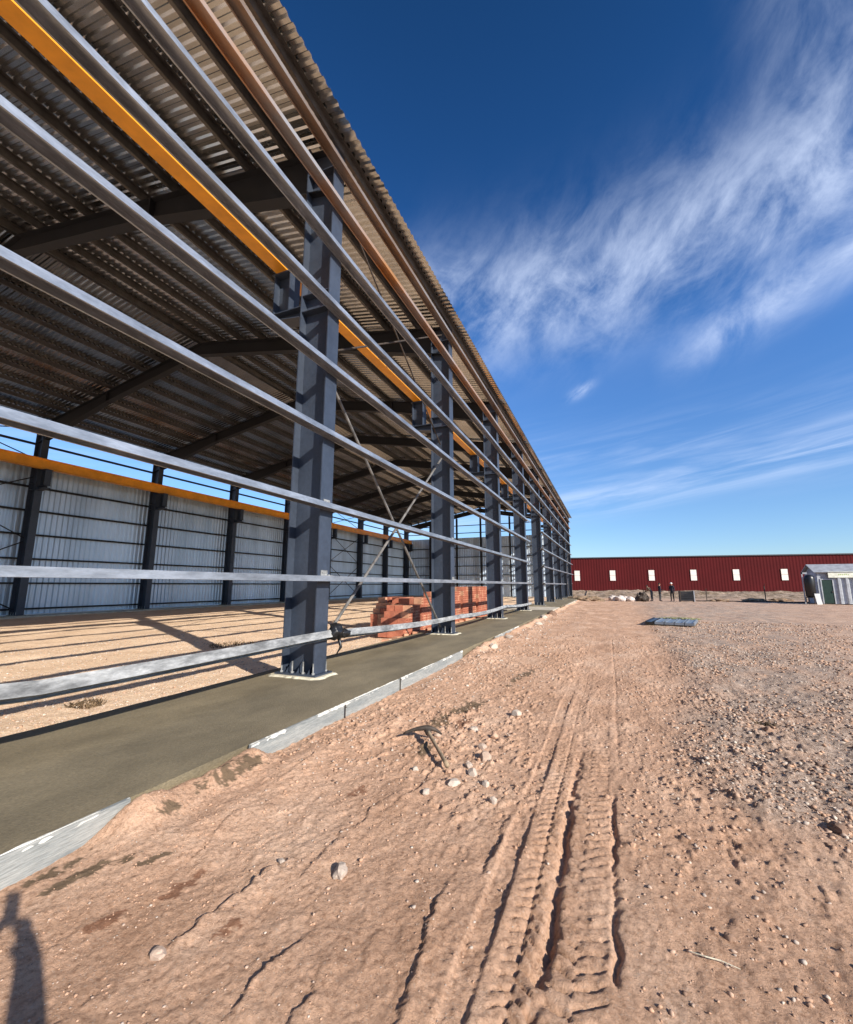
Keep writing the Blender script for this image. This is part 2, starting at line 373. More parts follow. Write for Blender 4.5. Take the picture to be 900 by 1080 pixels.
def setattrf(me, nm, v):
    a = me.attributes.new(nm, 'FLOAT', 'POINT'); a.data.foreach_set('value', np.clip(v, 0, 1).astype(np.float32).ravel())
gm = gravel_mask(X, Y)
rightgrey = sst(X, .6, 3)*.42*(.6+.8*vn(X*.8, Y*.4, 5))
setattrf(me, 'gravel', np.maximum(gm*(.35+.9*vn(X*2.5, Y*2, 7)), rightgrey))
setattrf(me, 'inner', inner_mask(X, Y))
damp = np.zeros_like(X); red = np.zeros_like(X)
def blob(cx, cy, a, b, ang, s):
    dx = X-cx+.05*fbm(X*7+s, Y*5, 170+s, 3); dy = Y-cy+.12*fbm(X*6, Y*6+s, 180+s, 3); u = (dx*math.cos(ang)+dy*math.sin(ang))/a; v = (-dx*math.sin(ang)+dy*math.cos(ang))/b
    d = u*u+v*v-2.6*fbm(X*11+s, Y*11, 70+s, 6, .75)+.35
    return sst(-d, -1.15, -.9)
for a in [(-2.84, 1.86, .20, .05, 1.2, 1), (-2.62, 2.07, .09, .035, .9, 2), (-3.08, 1.75, .04, .16, -.1, 3), (-1.9, 6.0, .12, .5, -.2, 4), (-2.0, 5.2, .1, .35, .1, 5), (-1.55, 8.4, .1, .9, -.1, 6), (-3.0, 3.0, .07, .4, 0, 7), (-1.8, 4.3, .05, .2, .2, 8), (-2.95, 2.4, .05, .1, 0, 9)]:
    damp = np.maximum(damp, blob(*a))
for a in [(-2.3, 1.98, .05, .16, -.2, 11), (-2.43, 1.68, .04, .12, -.1, 12), (-1.82, 1.85, .06, .09, -.2, 13), (-2.0, 3.3, .05, .12, 0, 14), (-1.75, 5.3, .08, .3, 0, 15)]:
    red = np.maximum(red, blob(*a))
setattrf(me, 'damp', damp*.92*sst(X, -3.3, -3.2)); setattrf(me, 'redspot', red*.75)
setattrf(me, 'bank', sst(Y+3*fbm(X*.3, Y*.3, 190, 3), 56, 66)*(1-sst(Y, 200, 260))*.9)
me.materials.append(ground_material())
go = bpy.data.objects.new('ground', me); col.objects.link(go); tag(go, kind='structure')

# ------------------------------------------------------------------ footing strip, forms
ZS = .17; BAY = 6.7; Y0 = 6.2
FR = [Y0+BAY*k for k in range(-3, 9)]
def slab(name, x0, x1, y0, y1, z, m, nsub=.12):
    xs = np.linspace(x0, x1, 14); n = max(2, int((y1-y0)/nsub)); yy = np.linspace(y0, y1, n)
    A, B = np.meshgrid(xs, yy)
    edge = np.abs(A-x1) < 1e-6; edge2 = np.abs(A-x0) < 1e-6
    A = A+edge*.02*fbm(B*2.2, B*0, 3, 3)+edge2*.015*fbm(B*1.4, B*0, 5, 3)
    C = z+.004*fbm(A*1.2, B*.8, 6, 3)+.0025*fbm(A*6, B*3, 7, 3)
    b = MB(); n2 = len(xs); vs = [tuple(p) for p in np.stack([A, B, C], -1).reshape(-1, 3)]
    fs = [(j*n2+i, j*n2+i+1, (j+1)*n2+i+1, (j+1)*n2+i) for j in range(n-1) for i in range(n2-1)]
    k = len(vs); rim = [i for i in range(n2)]+[j*n2+n2-1 for j in range(1, n)]+[(n-1)*n2+i for i in range(n2-2, -1, -1)]+[j*n2 for j in range(n-2, 0, -1)]
    vs += [(vs[i][0], vs[i][1], -.3) for i in rim]
    fs += [(rim[i], rim[(i+1) % len(rim)], k+(i+1) % len(rim), k+i) for i in range(len(rim))]
    b.add(vs, fs); return tag(b.build(name, m, smooth=False), kind='structure')
slab('concrete_path', -5.62, -3.22, -16.5, 27.2, ZS, concrete)
slab('pale_doorway_path', -7.4, -3.30, 27.23, 32.0, ZS-.03, palecon)
slab('concrete_path', -5.62, -3.22, 32.03, 60.6, ZS+.02, concrete)

def form_board(y0, y1, x, tilt, label, z1=ZS+.012):
    b = MB(); n = max(3, int((y1-y0)/.06)); L_ = y1-y0
    prof = []
    for j in range(n+1):
        t = j/n; yy = -L_/2+L_*t; s = .006*math.sin(t*5+y0)
        prof.append((yy, s, .012*math.sin(yy*1.3+y0)))
    vs = []; fs = []
    for (yy, s, dz) in prof:
        vs += [(s, yy, -.10), (s+.026, yy, -.10), (s+.026+tilt, yy, z1+dz*.3), (s+tilt, yy, z1+dz*.3)]
    for j in range(n):
        a = j*4; fs += [(a, a+4, a+5, a+1), (a+1, a+5, a+6, a+2), (a+2, a+6, a+7, a+3), (a+3, a+7, a+4, a)]
    fs += [(3, 2, 1, 0), (n*4, n*4+1, n*4+2, n*4+3)]
    b.add(vs, fs)
    root = empty('formwork_board', (x, (y0+y1)/2, 0), label, 'formwork board', 'metal form boards along the concrete edge')
    b.build('board_face', boardm, root)
    # white cement splashes left on the top edge: lumps with their own shape
    s = MB(); n_ = max(8, int(L_/.03)); ring = []; rr = random.Random(int(y0*10)+99); wv = .014
    for k in range(n_+1):
        yy = -L_/2+.004+(L_-.008)*k/n_
        on = (1 if vn(yy*5, y0, 8) > .5 else .15)*(.35+1.1*vn(yy*23, y0, 9))
        wv = wv*.4+.6*rr.uniform(.010, .026)*on; hh = .006*on*rr.uniform(.5, 1.3)+.0015
        ring += [(tilt+.013-wv*.9, yy, z1-.004), (tilt+.013-wv*.3, yy, z1+hh), (tilt+.013+wv*.4, yy, z1+hh), (tilt+.013+wv*.9, yy, z1-.004-.02*on)]
    s.add(ring, [(k*4+i, k*4+i+1, k*4+5+i, k*4+4+i) for k in range(n_) for i in range(3)]+[(0, 1, 2, 3), (n_*4+3, n_*4+2, n_*4+1, n_*4)])
    if s.v: s.build('cement_splash', mat('cement_splash', (.62, .60, .54), .9, 0, .15, 12, .3, 60), root)
    return root
form_board(-1.2, 2.25, -3.205, .006, 'pale zinc form board nearest the camera, lower left corner of the concrete')
form_board(3.35, 6.45, -3.20, .008, 'white streaked form board beside the nearest column base')
form_board(6.5, 9.7, -3.20, .012, 'dusty form board between the first and second column, beyond a joint peg')
form_board(12.6, 16.2, -3.17, .02, 'short half buried form board beside the second column base')
form_board(33.5, 46, -3.12, .03, 'long far off form board running up to the end of the building')
# small stakes holding the boards
for i, (yy, lb) in enumerate([(6.47, 'thin steel stake at the joint of two form boards'), (4.9, 'steel stake driven beside the streaked form board')]):
    b = MB(); b.tube([(0, 0, -.2), (0, .004, 0), (.004, 0, .20-.03*i)], .007, 6); b.tube([(0, 0, .17-.03*i), (.03, 0, .175-.03*i)], .005, 6)
    tag(b.build('form_stake', iron, loc=(-3.155, yy, 0)), lb, 'stake', 'stakes at the form boards')

# ------------------------------------------------------------------ warehouse
WX, WY = -16.6, 23.0
wh = empty('steel_warehouse', (WX, WY, 0), 'half built steel warehouse, charcoal frame with silver roof and open side rails', 'warehouse')
def wpart(b, name, m, parent=wh, smooth=False, bevel=0): return b.build(name, m, parent, loc=(-WX, -WY, 0), smooth=smooth, bevel=bevel)
SL = .185; EX = -4.1; EZ = 10.5
def zroof(x): return EZ+SL*(EX-x) if x > WX else EZ+SL*(x-(2*WX-EX))
# column, local origin at mid depth on top of the footing; outer flange to +x
def ibeam_v(b, d, w, z0, z1, tf=.022, tw=.014):
    b.box(d/2-tf, d/2, -w/2, w/2, z0, z1); b.box(-d/2, -d/2+tf, -w/2, w/2, z0, z1); b.box(-d/2+tf, d/2-tf, -tw/2, tw/2, z0, z1)
COLX = -4.83; D = .66; CW = .34
def make_column():
    b = MB(); ibeam_v(b, D, CW, .05, 10.38)
    for z in (6.66, 7.0, 9.72):      # stiffener plates
        for s in (-1, 1): b.box(-D/2+.022, D/2-.022, s*.008 if s > 0 else -CW/2+.012, CW/2-.012 if s > 0 else -.008, z, z+.016)
    c = b.build('column', steel, wh)
    p = MB(); p.box(-.41, .41, -.23, .23, .025, .05)
    for s in (-1, 1):
        for xx in (-.22, 0, .22): p.add([(xx-.006, s*.008, .05), (xx+.006, s*.008, .05), (xx+.006, s*.19, .05), (xx-.006, s*.19, .05), (xx-.006, s*.008, .25), (xx+.006, s*.008, .25)],
                                      [(0, 3, 2, 1), (0, 1, 5, 4), (2, 3, 4, 5), (0, 4, 3), (1, 2, 5)])
    p.build('base_plate', steel, c)
    g = MB(); n = 28; ring = []
    for k in range(n):
        t = 2*math.pi*k/n; ct, st_ = math.cos(t), math.sin(t)
        r = 1/max(abs(ct)/.47, abs(st_)/.30)*random.uniform(.96, 1.10)
        ring.append((ct*r, st_*r))
    g.add([(x*1.05, y*1.08, -.004) for x, y in ring]+[(x*.98, y*.98, .024) for x, y in ring], [(k, (k+1) % n, n+(k+1) % n, n+k) for k in range(n)]+[tuple(range(n, 2*n))])
    g.build('grout_pad', grout, c)
    for s in (-1, 1):
        for xx in (-.32, -.10, .12, .32):
            t = MB(); t.tube([(0, 0, .03), (0, 0, random.uniform(.20, .26))], .013, 8); t.tube([(0, 0, .05), (0, 0, .075)], .026, 6)
            t.build('anchor_bolt', galv_s, c, loc=(xx, s*.17, 0))
    k = MB(); k.prism([(-D/2, 6.60), (-D/2, 6.80), (-1.08, 6.80), (-1.08, 6.70)], (0, -.006, 0), (1, 0, 0), (0, 0, 1), (0, .012, 0))
    k.box(-1.10, -D/2-.002, -.15, .15, 6.80, 6.82)
    k.bar((-D/2-.002, 0, 6.59), (-1.10, 0, 6.69), .3, .016, (0, 0, 1))
    k.build('bracket', steel, c)
    q = MB(); cx = -.84
    q.box(cx-.2, cx-.18, -.15, .15, 6.82, 7.66); q.box(cx+.18, cx+.2, -.15, .15, 6.82, 7.66); q.box(cx-.18, cx+.18, -.006, .006, 6.82, 7.66); q.box(cx-.24, cx+.24, -.18, .18, 7.66, 7.685)
    q.build('bracket_post', steel, c)
    for zz in (1.80, 3.03, 4.32, 5.57, 6.80, 8.02, 9.02, 9.90):
        zz -= ZS
        t = MB(); t.box(D/2+.003, D/2+.13, -.09, .09, zz+.0015, zz+.0095); t.box(D/2+.003, D/2+.011, -.09, .09, zz+.0095, zz+.10)
        for yy in (-.05, .05):
            t.tube([(D/2+.075, yy, zz+.0095), (D/2+.075, yy, zz+.028)], .013, 6); t.tube([(D/2+.011, yy, zz+.06), (D/2+.028, yy, zz+.06)], .012, 6)
        t.build('rail_cleat', galv_s, c)
    return c
c0 = make_column(); first = True
for y in FR:
    for side in (0, 1):
        c = c0 if first else copy_tree(c0, wh); first = False
        c.location = ((COLX if side == 0 else 2*WX-COLX)-WX, y-WY, ZS-.0 if side == 0 else ZS-.1); c.rotation_euler = (0, 0, math.pi*side)
# rafters: tapered I sections
def make_rafter():
    b = MB()
    xa, xm, xb = -4.52, -10.2, WX
    top = lambda x: zroof(x)-.225
    pts = [(xa, top(xa), .95), (-5.3, top(-5.3), .93), (xm, top(xm), .55), (xb, top(xb), .56)]
    for (x0, z0, d0), (x1, z1, d1) in zip(pts[:-1], pts[1:]):
        b.prism([(x0, z0-.02), (x0, z0-d0), (x1, z1-d1), (x1, z1-.02)], (0, -.006, 0), (1, 0, 0), (0, 0, 1), (0, .012, 0))
        b.prism([(x0, z0), (x0, z0-.022), (x1, z1-.022), (x1, z1)], (0, -.14, 0), (1, 0, 0), (0, 0, 1), (0, .28, 0))
        b.prism([(x0, z0-d0), (x0, z0-d0-.022), (x1, z1-d1-.022), (x1, z1-d1)], (0, -.14, 0), (1, 0, 0), (0, 0, 1), (0, .28, 0))
    b.box(-10.21, -10.17, -.14, .14, top(-10.2)-.62, top(-10.2)-.01)
    b.v = [(x-WX, y, z) for x, y, z in b.v]
    return b.build('rafter', dsteel, wh)
r0 = make_rafter(); first = True
for y in FR:
    for side in (0, 1):
        r = r0 if first else copy_tree(r0, wh); first = False
        r.location = (0, y-WY, -.002*side); r.rotation_euler = (0, 0, math.pi*side)
# girts: lipped channels, web on top
def cprof(sx, wd=.20, hf=.088, t=.004, lip=.022):
    P_ = [(0, 0), (wd, 0), (wd, -hf), (wd-lip, -hf), (wd-lip, -hf+t), (wd-t, -hf+t), (wd-t, -t), (t, -t), (t, -hf+t), (lip, -hf+t), (lip, -hf), (0, -hf)]
    return [(sx*a, b) for a, b in P_]
YA, YB = FR[0]-.2, FR[-1]+.2
D4 = Y0+BAY*3+.35; D5 = Y0+BAY*4-.35
GZ = [(1.80, 1), (3.03, 1), (4.32, 1), (5.57, 1), (6.80, 0), (8.02, 0), (9.02, 0), (9.90, 0)]
for i, (z, gap) in enumerate(GZ):
    m = galv if i < 6 else (rusty if i == 6 else browngalv)
    for (a, b_) in ([(YA, D4+random.uniform(-.1, .35)), (D5+random.uniform(-.3, .1), YB-(BAY*1.6 if i == 0 else 0))] if gap else [(YA, YB)]):
        b = MB(); b.prism(cprof(1), (-4.498, a, z), (1, 0, 0), (0, 0, 1), (0, b_-a, 0)); wpart(b, 'wall_rail', m)
# lowest rail: hanging loose and sagging between columns
b = MB(); n = 60; ya, yb_ = YA, D4
vs = []; pr = cprof(1, .14, .12)
for k in range(n+1):
    y = ya+(yb_-ya)*k/n; ph = ((y-Y0) % BAY)/BAY
    zz = .80+.09*math.sin(y*.21+1.0)-.05*math.sin(math.pi*ph)+(.05 if y < 2 else 0); xx = -4.49+.02*math.sin(y*.6)
    if y > 20: zz -= .2*(y-20)/7
    tw = .35+.15*math.sin(y*.4)
    ct, st_ = math.cos(tw), math.sin(tw)
    for (u, v) in pr: vs.append((xx+u*ct-v*st_-.0, y, zz+(u*st_+v*ct)*1-.02))
m_ = len(pr)
b.add(vs, [(k*m_+i, k*m_+(i+1) % m_, (k+1)*m_+(i+1) % m_, (k+1)*m_+i) for k in range(n) for i in range(m_)]+[tuple(range(m_))[::-1], tuple(range(n*m_, n*m_+m_))])
wpart(b, 'wall_rail', galv_s)
# rails of the far wall and gable
FXO = 2*WX-COLX-D/2         # outer face of far columns
for z in (.35, 1.7, 3.0, 4.3, 5.6, 6.9, 9.3):
    b = MB(); b.prism(cprof(-1), (FXO-.002, YA, z+.09), (1, 0, 0), (0, 0, 1), (0, YB-YA, 0)); wpart(b, 'wall_rail', dsteel)
GY = FR[-1]+.2
for z in (1.7, 3.0, 4.3, 5.6, 6.9, 9.1, 10.2):
    b = MB(); b.prism(cprof(1, .2), (FXO+.2, GY+.0, z+.09), (0, 1, 0), (0, 0, 1), (-FXO-5.1-.2, 0, 0)); wpart(b, 'wall_rail', dsteel)
for x in (-20.2, -12.4, -16.6, -8.6, -24.4):
    b = MB(); z1 = zroof(x)-.85
    b.box(x-.1, x+.1, GY-.36, GY-.34, .05, z1); b.box(x-.1, x+.1, GY-.03, GY-.01, .05, z1); b.box(x-.006, x+.006, GY-.34, GY-.03, .05, z1); wpart(b, 'gable_post', dsteel)
# corrugated sheets
def trap(period, h, a=.34, bb=.17):
    return [(0, 0), (a*period, 0), ((a+bb)*period, h), ((1-bb)*period, h)]
def corr(u0, u1, period, h):
    pts = []; u = u0
    while u < u1:
        for (p, q_) in trap(period, h): pts.append((u+p, q_))
        u += period
    pts.append((u, 0)); return pts
def sheet(pf, o, U, Nn, W, segs=1):
    o = Vector(o); U = Vector(U); Nn = Vector(Nn); W = Vector(W); vs = []; n = len(pf); t = .0012
    for s in range(segs+1):
        for (u, h) in pf: vs.append(o+U*u+Nn*h+W*(s/segs))
    for s in range(segs+1):
        for (u, h) in pf: vs.append(o+U*u+Nn*(h+t)+W*(s/segs))
    M_ = n*(segs+1)
    fs = [(s*n+i, s*n+i+1, (s+1)*n+i+1, (s+1)*n+i) for s in range(segs) for i in range(n-1)]
    fs += [tuple(M_+k for k in q_[::-1]) for q_ in fs]
    fs += [(i+1, i, M_+i, M_+i+1) for i in range(n-1)]+[(segs*n+i, segs*n+i+1, M_+segs*n+i+1, M_+segs*n+i) for i in range(n-1)]
    return vs, fs
half = EX-WX
nrm = Vector((SL, 0, 1)).normalized()
pf = corr(YA-.15, YB+.25, .20, .034)
vs, fs = sheet(pf, (EX, 0, EZ), (0, 1, 0), nrm, (-half, 0, half*SL)); b = MB(); b.add(vs, fs); wpart(b, 'roof_sheet', roofm)
nrm2 = Vector((-SL, 0, 1)).normalized()
vs, fs = sheet(pf, (2*WX-EX, 0, EZ), (0, 1, 0), nrm2, (half, 0, half*SL)); b = MB(); b.add(vs, fs); wpart(b, 'roof_sheet', roofm)
b = MB(); b.add([(WX-.3, YA-.2, EZ+SL*half), (WX, YA-.2, EZ+SL*half+.09), (WX+.3, YA-.2, EZ+SL*half), (WX-.3, YB+.3, EZ+SL*half), (WX, YB+.3, EZ+SL*half+.09), (WX+.3, YB+.3, EZ+SL*half)], [(0, 1, 4, 3), (1, 2, 5, 4)]); wpart(b, 'ridge_cap', roofm)
pf = corr(YA-.1, YB+.2, .27, .06)
vs, fs = sheet(pf, (FXO-.225, 0, .12), (0, 1, 0), (-1, 0, 0), (0, 0, 8.2)); b = MB(); b.add(vs, fs); wpart(b, 'wall_cladding', clad)
pf = corr(FXO-.2, -5.15, .27, .04)
vs, fs = sheet(pf, (0, GY+.21, .12), (1, 0, 0), (0, 1, 0), (0, 0, 8.35)); b = MB(); b.add(vs, fs); wpart(b, 'wall_cladding', clad)
# low plinth of the far wall
b = MB(); b.box(FXO-.1, FXO+.9, YA-.2, YB+.2, -.3, .07); wpart(b, 'plinth', palecon)
b = MB(); b.box(FXO+1, -5.7, GY-.55, GY+.2, -.3, .06); wpart(b, 'plinth', palecon)
# purlins
for side in (0, 1):
    for k in range(11):
        x = EX-.32-1.205*k; z = zroof(x)-.006; s = 1
        P_ = [(-.035, 0), (.035, 0), (.035, -.005), (-.03, -.005), (-.03, -.21), (-.095, -.21), (-.095, -.19), (-.1, -.19), (-.1, -.215), (-.035, -.215)]
        b = MB(); xx = x if side == 0 else 2*WX-x
        b.prism([((p[0] if side == 0 else -p[0]), p[1]) for p in P_], (xx, YA-.1, z), (1, 0, 0), (0, 0, 1), (0, YB-YA+.2, 0)); wpart(b, 'purlin', purlm)
# crane beams
for side in (0, 1):
    cx = COLX-.84 if side == 0 else 2*WX-(COLX-.84); z0 = ZS+7.685-(.1*side); hb = .54 if side else .235; wt = .15 if side else .10
    b = MB(); b.box(cx-.135, cx+.135, YA, YB, z0, z0+.018); b.box(cx-.007, cx+.007, YA, YB, z0+.018, z0+hb); b.box(cx-wt, cx+wt, YA, YB, z0+hb, z0+hb+.018); wpart(b, 'crane_beam', orange)
    b = MB(); b.box(cx-.025, cx+.025, YA, YB, z0+hb+.019, z0+hb+.05); wpart(b, 'crane_rail', iron)
# braces
bracem = mat('brace_steel', (.17, .16, .15), .6, .3, .25, 5, fine=.2)
def brace(p, q_, r=.030, m=bracem):
    b = MB(); b.tube([p, q_], r, 8); wpart(b, 'brace', m, smooth=False)
bx_ = COLX+.06
for k in (3, 10):
    a, c_ = FR[k]+.18, FR[k+1]-.18
    brace((bx_, a, .45), (bx_, c_, 5.75)); brace((bx_-.09, a, 5.9), (bx_-.09, c_, .4)); brace((bx_, a, 6.1), (bx_, c_, 10.1), .022, iron); brace((bx_-.06, a, 10.2), (bx_-.06, c_, 6.2), .022, iron)
    kf = 3 if k == 3 else 8; a, c_ = FR[kf]+.18, FR[kf+1]-.18
    fx = 2*WX-bx_
    for (za, zb) in ((.4, 3.9), (4.1, 7.4), (8.4, 10.2)):
        brace((fx, a, za), (fx, c_, zb), .03, dsteel); brace((fx+.08, a, zb), (fx+.08, c_, za), .03, dsteel)

# black plastic wrapped round the foot of the first brace
def lump(cx, cy, cz, sx_, sy_, sz_, seed, m, sub=3, amp=.35, freq=3.):
    bm = bmesh.new(); bmesh.ops.create_icosphere(bm, subdivisions=sub, radius=1)
    from mathutils import noise as mn
    for v in bm.verts:
        n = mn.fractal(v.co*freq+Vector((seed, seed*.7, 0)), .8, 2.1, 3)
        v.co *= 1+amp*n
        v.co = Vector((v.co.x*sx_+cx, v.co.y*sy_+cy, v.co.z*sz_+cz))
    b = MB(); b.add([v.co[:] for v in bm.verts], [[v.index for v in f.verts] for f in bm.faces]); bm.free(); return b
b = lump(0, 0, .06, .10, .14, .13, 3.1, blackp, 3, .5); b2 = lump(.03, .22, .02, .08, .13, .07, 5.2, blackp, 3, .5); b.add(b2.v, b2.f)
b.tube([(.02, .05, -.02), (.04, .1, -.2), (.0, .02, -.32)], [.03, .025, .01], 6)
tag(b.build('plastic_wrap', blackp, loc=(-4.36, 6.42, .80), smooth=True), 'crumpled black plastic bundled around the lowest rail at the nearest column', 'plastic wrap')

# ------------------------------------------------------------------ brick stacks
def brick_stack(cx, cy, nx_, ny_, nz, label, seed, ragged=0, m=brickm, z0=0.):
    rr = random.Random(seed); root = empty('brick_stack', (cx, cy, z0), label, 'bricks', 'stacks of hollow red bricks inside the warehouse')
    bw, bd, bh = .19, .30, .19
    b = MB()
    for i in range(nx_):
        for j in range(ny_):
            top = nz-(rr.choice([0, 0, 0, 1]) if ragged else 0)
            if ragged and j < 3: top = min(top, nz-3+j)
            for k in range(top):
                jx = rr.uniform(-.006, .006); jy = rr.uniform(-.008, .008)
                x0 = (i-nx_/2)*bd+jx; y0 = (j-ny_/2)*bw+jy; z_ = .02+k*(bh+.004)
                b.mi = rr.choice([0, 0, 0, 1])
                b.box(x0, x0+bd-.008, y0, y0+bw-.010, z_, z_+bh)
                if i == nx_-1:       # hollow cells on the end facing the yard
                    b.mi = 2
                    for u in range(2):
                        for v in range(2):
                            yy = y0+.022+u*.082; zz = z_+.024+v*.084; xo = x0+bd-.0072
                            b.box(xo-.004, xo+.0018, yy, yy+.055, zz, zz+.058)
    b.build('bricks', [m, brickl, MATS['brick_hole']], root)
    return root
mat('brick_hole', (.22, .055, .025), .95)
brick_stack(-6.45, 13.15, 3, 7, 5, 'lower hollow brick stack with a broken stepped left end, behind the brace', 1, 1)
brick_stack(-7.75, 15.2, 3, 10, 6, 'brick stack just behind the stepped one, seen between the first two columns', 2, 1)
brick_stack(-6.55, 15.1, 3, 10, 6, 'brick stack seen just left of the second column', 3)
brick_stack(-6.6, 17.6, 3, 11, 7, 'taller orange brick stack right behind the second column', 4)
brick_stack(-6.65, 20.2, 3, 11, 8, 'tallest orange brick stack between the second and third columns', 5)
brick_stack(-6.7, 22.8, 3, 10, 8, 'farthest hollow brick stack, mostly behind the third column', 6)
# loose broken bricks along the footing
for i in range(16):
    y = 11.2+i*.62+random.uniform(-.2, .2); x = -5.86+random.uniform(-.12, .03)
    b = MB(); L_ = random.choice([.29, .29, .2, .15]); b.box(-.095, .095, -L_/2, L_/2, 0, .19)
    for u in (-1, 1):
        for v in (0, 1): b.box(u*.045-.03, u*.045+.03, -L_/2-.0015, -L_/2+.004, .03+v*.08, .085+v*.08)
    for u in range(2):
        for v in range(2): pass
    o = b.build('loose_brick', brickl, loc=(x, y, height(x, y)-.01)); o.rotation_euler = (random.choice([0, 0, 1.57])*0, 0, random.uniform(-.8, .8))
    tag(o, 'loose hollow brick dropped among others between the brick stacks and the concrete edge', 'brick', 'loose bricks along the concrete edge')

# ------------------------------------------------------------------ stones
def ico():
    bm = bmesh.new(); bmesh.ops.create_icosphere(bm, subdivisions=1, radius=1); v = np.array([x.co[:] for x in bm.verts]); f = np.array([[q.index for q in p.verts] for p in bm.faces]); bm.free(); return v, f
IV, IF = ico()
def stone_material():
    m = bpy.data.materials.new('stones'); m.use_nodes = True; t = m.node_tree; b = t.nodes['Principled BSDF']; b.inputs['Roughness'].default_value = .9; b.inputs['Specular IOR Level'].default_value = .25
    a = t.nodes.new('ShaderNodeAttribute'); a.attribute_name = 'tone'
    r = t.nodes.new('ShaderNodeValToRGB'); t.links.new(a.outputs['Fac'], r.inputs[0]); e = r.color_ramp.elements
    e[0].color = (.13, .085, .065, 1); e[1].color = (.58, .49, .40, 1); q = e.new(.45); q.color = (.54, .335, .22, 1); q = e.new(.7); q.color = (.42, .34, .28, 1)
    tc = t.nodes.new('ShaderNodeTexCoord'); n = t.nodes.new('ShaderNodeTexNoise'); n.inputs['Scale'].default_value = 60; n.inputs['Detail'].default_value = 4; t.links.new(tc.outputs['Object'], n.inputs['Vector'])
    mr = t.nodes.new('ShaderNodeMapRange'); mr.inputs[3].default_value = .6; mr.inputs[4].default_value = 1.3; t.links.new(n.outputs['Fac'], mr.inputs[0])
    mm = t.nodes.new('ShaderNodeMix'); mm.data_type = 'RGBA'; mm.blend_type = 'MULTIPLY'; mm.inputs[0].default_value = 1; t.links.new(r.outputs[0], mm.inputs[6]); t.links.new(mr.outputs[0], mm.inputs[7])
    t.links.new(mm.outputs[2], b.inputs['Base Color']); return m
stonem = stone_material()
def scatter(name, xs, ys_, sz, tone, label):
    n = len(xs); v = np.repeat(IV[None], n, 0)*(1+.42*(rng.random((n, len(IV), 1))-.5)*2)
    sc = sz[:, None]*np.stack([rng.uniform(.7, 1.4, n), rng.uniform(.7, 1.4, n), rng.uniform(.45, .85, n)], -1); v = v*sc[:, None]
    a = rng.uniform(0, 6.28, n); c, s = np.cos(a)[:, None], np.sin(a)[:, None]
    x = v[..., 0]*c-v[..., 1]*s; y = v[..., 0]*s+v[..., 1]*c
    z = v[..., 2]+height(xs, ys_)[:, None]+sz[:, None]*.18
    co = np.stack([x+xs[:, None], y+ys_[:, None], z], -1).reshape(-1, 3)
    fc = (IF[None]+(np.arange(n)*len(IV))[:, None, None]).reshape(-1, 3).astype(np.int32)
    me = bpy.data.meshes.new(name); me.vertices.add(len(co)); me.vertices.foreach_set('co', co.astype(np.float32).ravel())
    me.loops.add(fc.size); me.loops.foreach_set('vertex_index', fc.ravel()); me.polygons.add(len(fc))
    me.polygons.foreach_set('loop_start', np.arange(0, fc.size, 3, dtype=np.int32)); me.polygons.foreach_set('loop_total', np.full(len(fc), 3, np.int32)); me.update()
    t = me.attributes.new('tone', 'FLOAT', 'POINT'); t.data.foreach_set('value', np.repeat(tone, len(IV)).astype(np.float32))
    me.materials.append(stonem); o = bpy.data.objects.new(name, me); col.objects.link(o); return tag(o, label, 'gravel', kind='stuff')
# dirt side: sparse
n = 16000; yy = 1.0+15*rng.random(n)**1.7; xx = rng.uniform(-3.1, .8, n)
keep = vn(xx*1.3, yy*.9, 77)+.35*rng.random(n) > .5
keep &= ~((np.abs(xx+.33) < .3) & (rng.random(n) < .85))
xx, yy = xx[keep], yy[keep]; sz = .0015+.011*rng.random(len(xx))**5*(.5+.5*sst(yy, 1.5, 4))*(1+.10*yy); tn = np.clip(rng.normal(.52, .2, len(xx)), 0, 1)
scatter('pebbles', xx, yy, sz, tn, 'small pale pebbles strewn over the orange dirt')
# gravel spill
n = 42000; yy = 3.4+20*rng.random(n)**1.5; xx = .3+rng.random(n)*(2.2+yy*.42)
keep = rng.random(n) < gravel_mask(xx, yy)*(.25+1.3*sst(vn(xx*1.2, yy*1.0, 55), .25, .6)); xx, yy = xx[keep], yy[keep]
sz = .004+.013*rng.random(len(xx))**2.4*(1+.07*yy); tn = np.clip(rng.normal(.46, .26, len(xx)), 0, 1)
scatter('gravel', xx, yy, sz, tn, 'grey crushed stone spilled across the right of the yard')
n = 12000; yy = 1.0+9*rng.random(n)**1.3; xx = rng.uniform(0, 4.5, n); keep = rng.random(n) < .25+.75*vn(xx*2, yy*2, 12); xx, yy = xx[keep], yy[keep]
scatter('pebbles', xx, yy, .002+.011*rng.random(len(xx))**4, np.clip(rng.normal(.5, .2, len(xx)), 0, 1), 'fine grit in the bare soil at the lower right')
n = 11000; yy = 2.0+16*rng.random(n)**1.3; xx = -5.75-9*rng.random(n)**1.5
scatter('gravel', xx, yy, .006+.016*rng.random(n)**2, np.clip(rng.normal(.72, .2, n), 0, 1), 'cream gravel fill covering the floor inside the warehouse')
n = 5200; yy = 3.5+26*rng.random(n)**1.2; xx = -3.0+rng.random(n)*2.4; keep = rng.random(n) < np.exp(-((xx+2.7+.03*yy)/1.0)**2)*(.2+vn(xx*1., yy*.6, 66)); xx, yy = xx[keep], yy[keep]
scatter('rubble', xx, yy, (.004+.03*rng.random(len(xx))**3.0)*np.clip(yy/9,.45,1.3), np.clip(rng.normal(.7, .2, len(xx)), 0, 1), 'broken pale rubble scattered beside the concrete path')

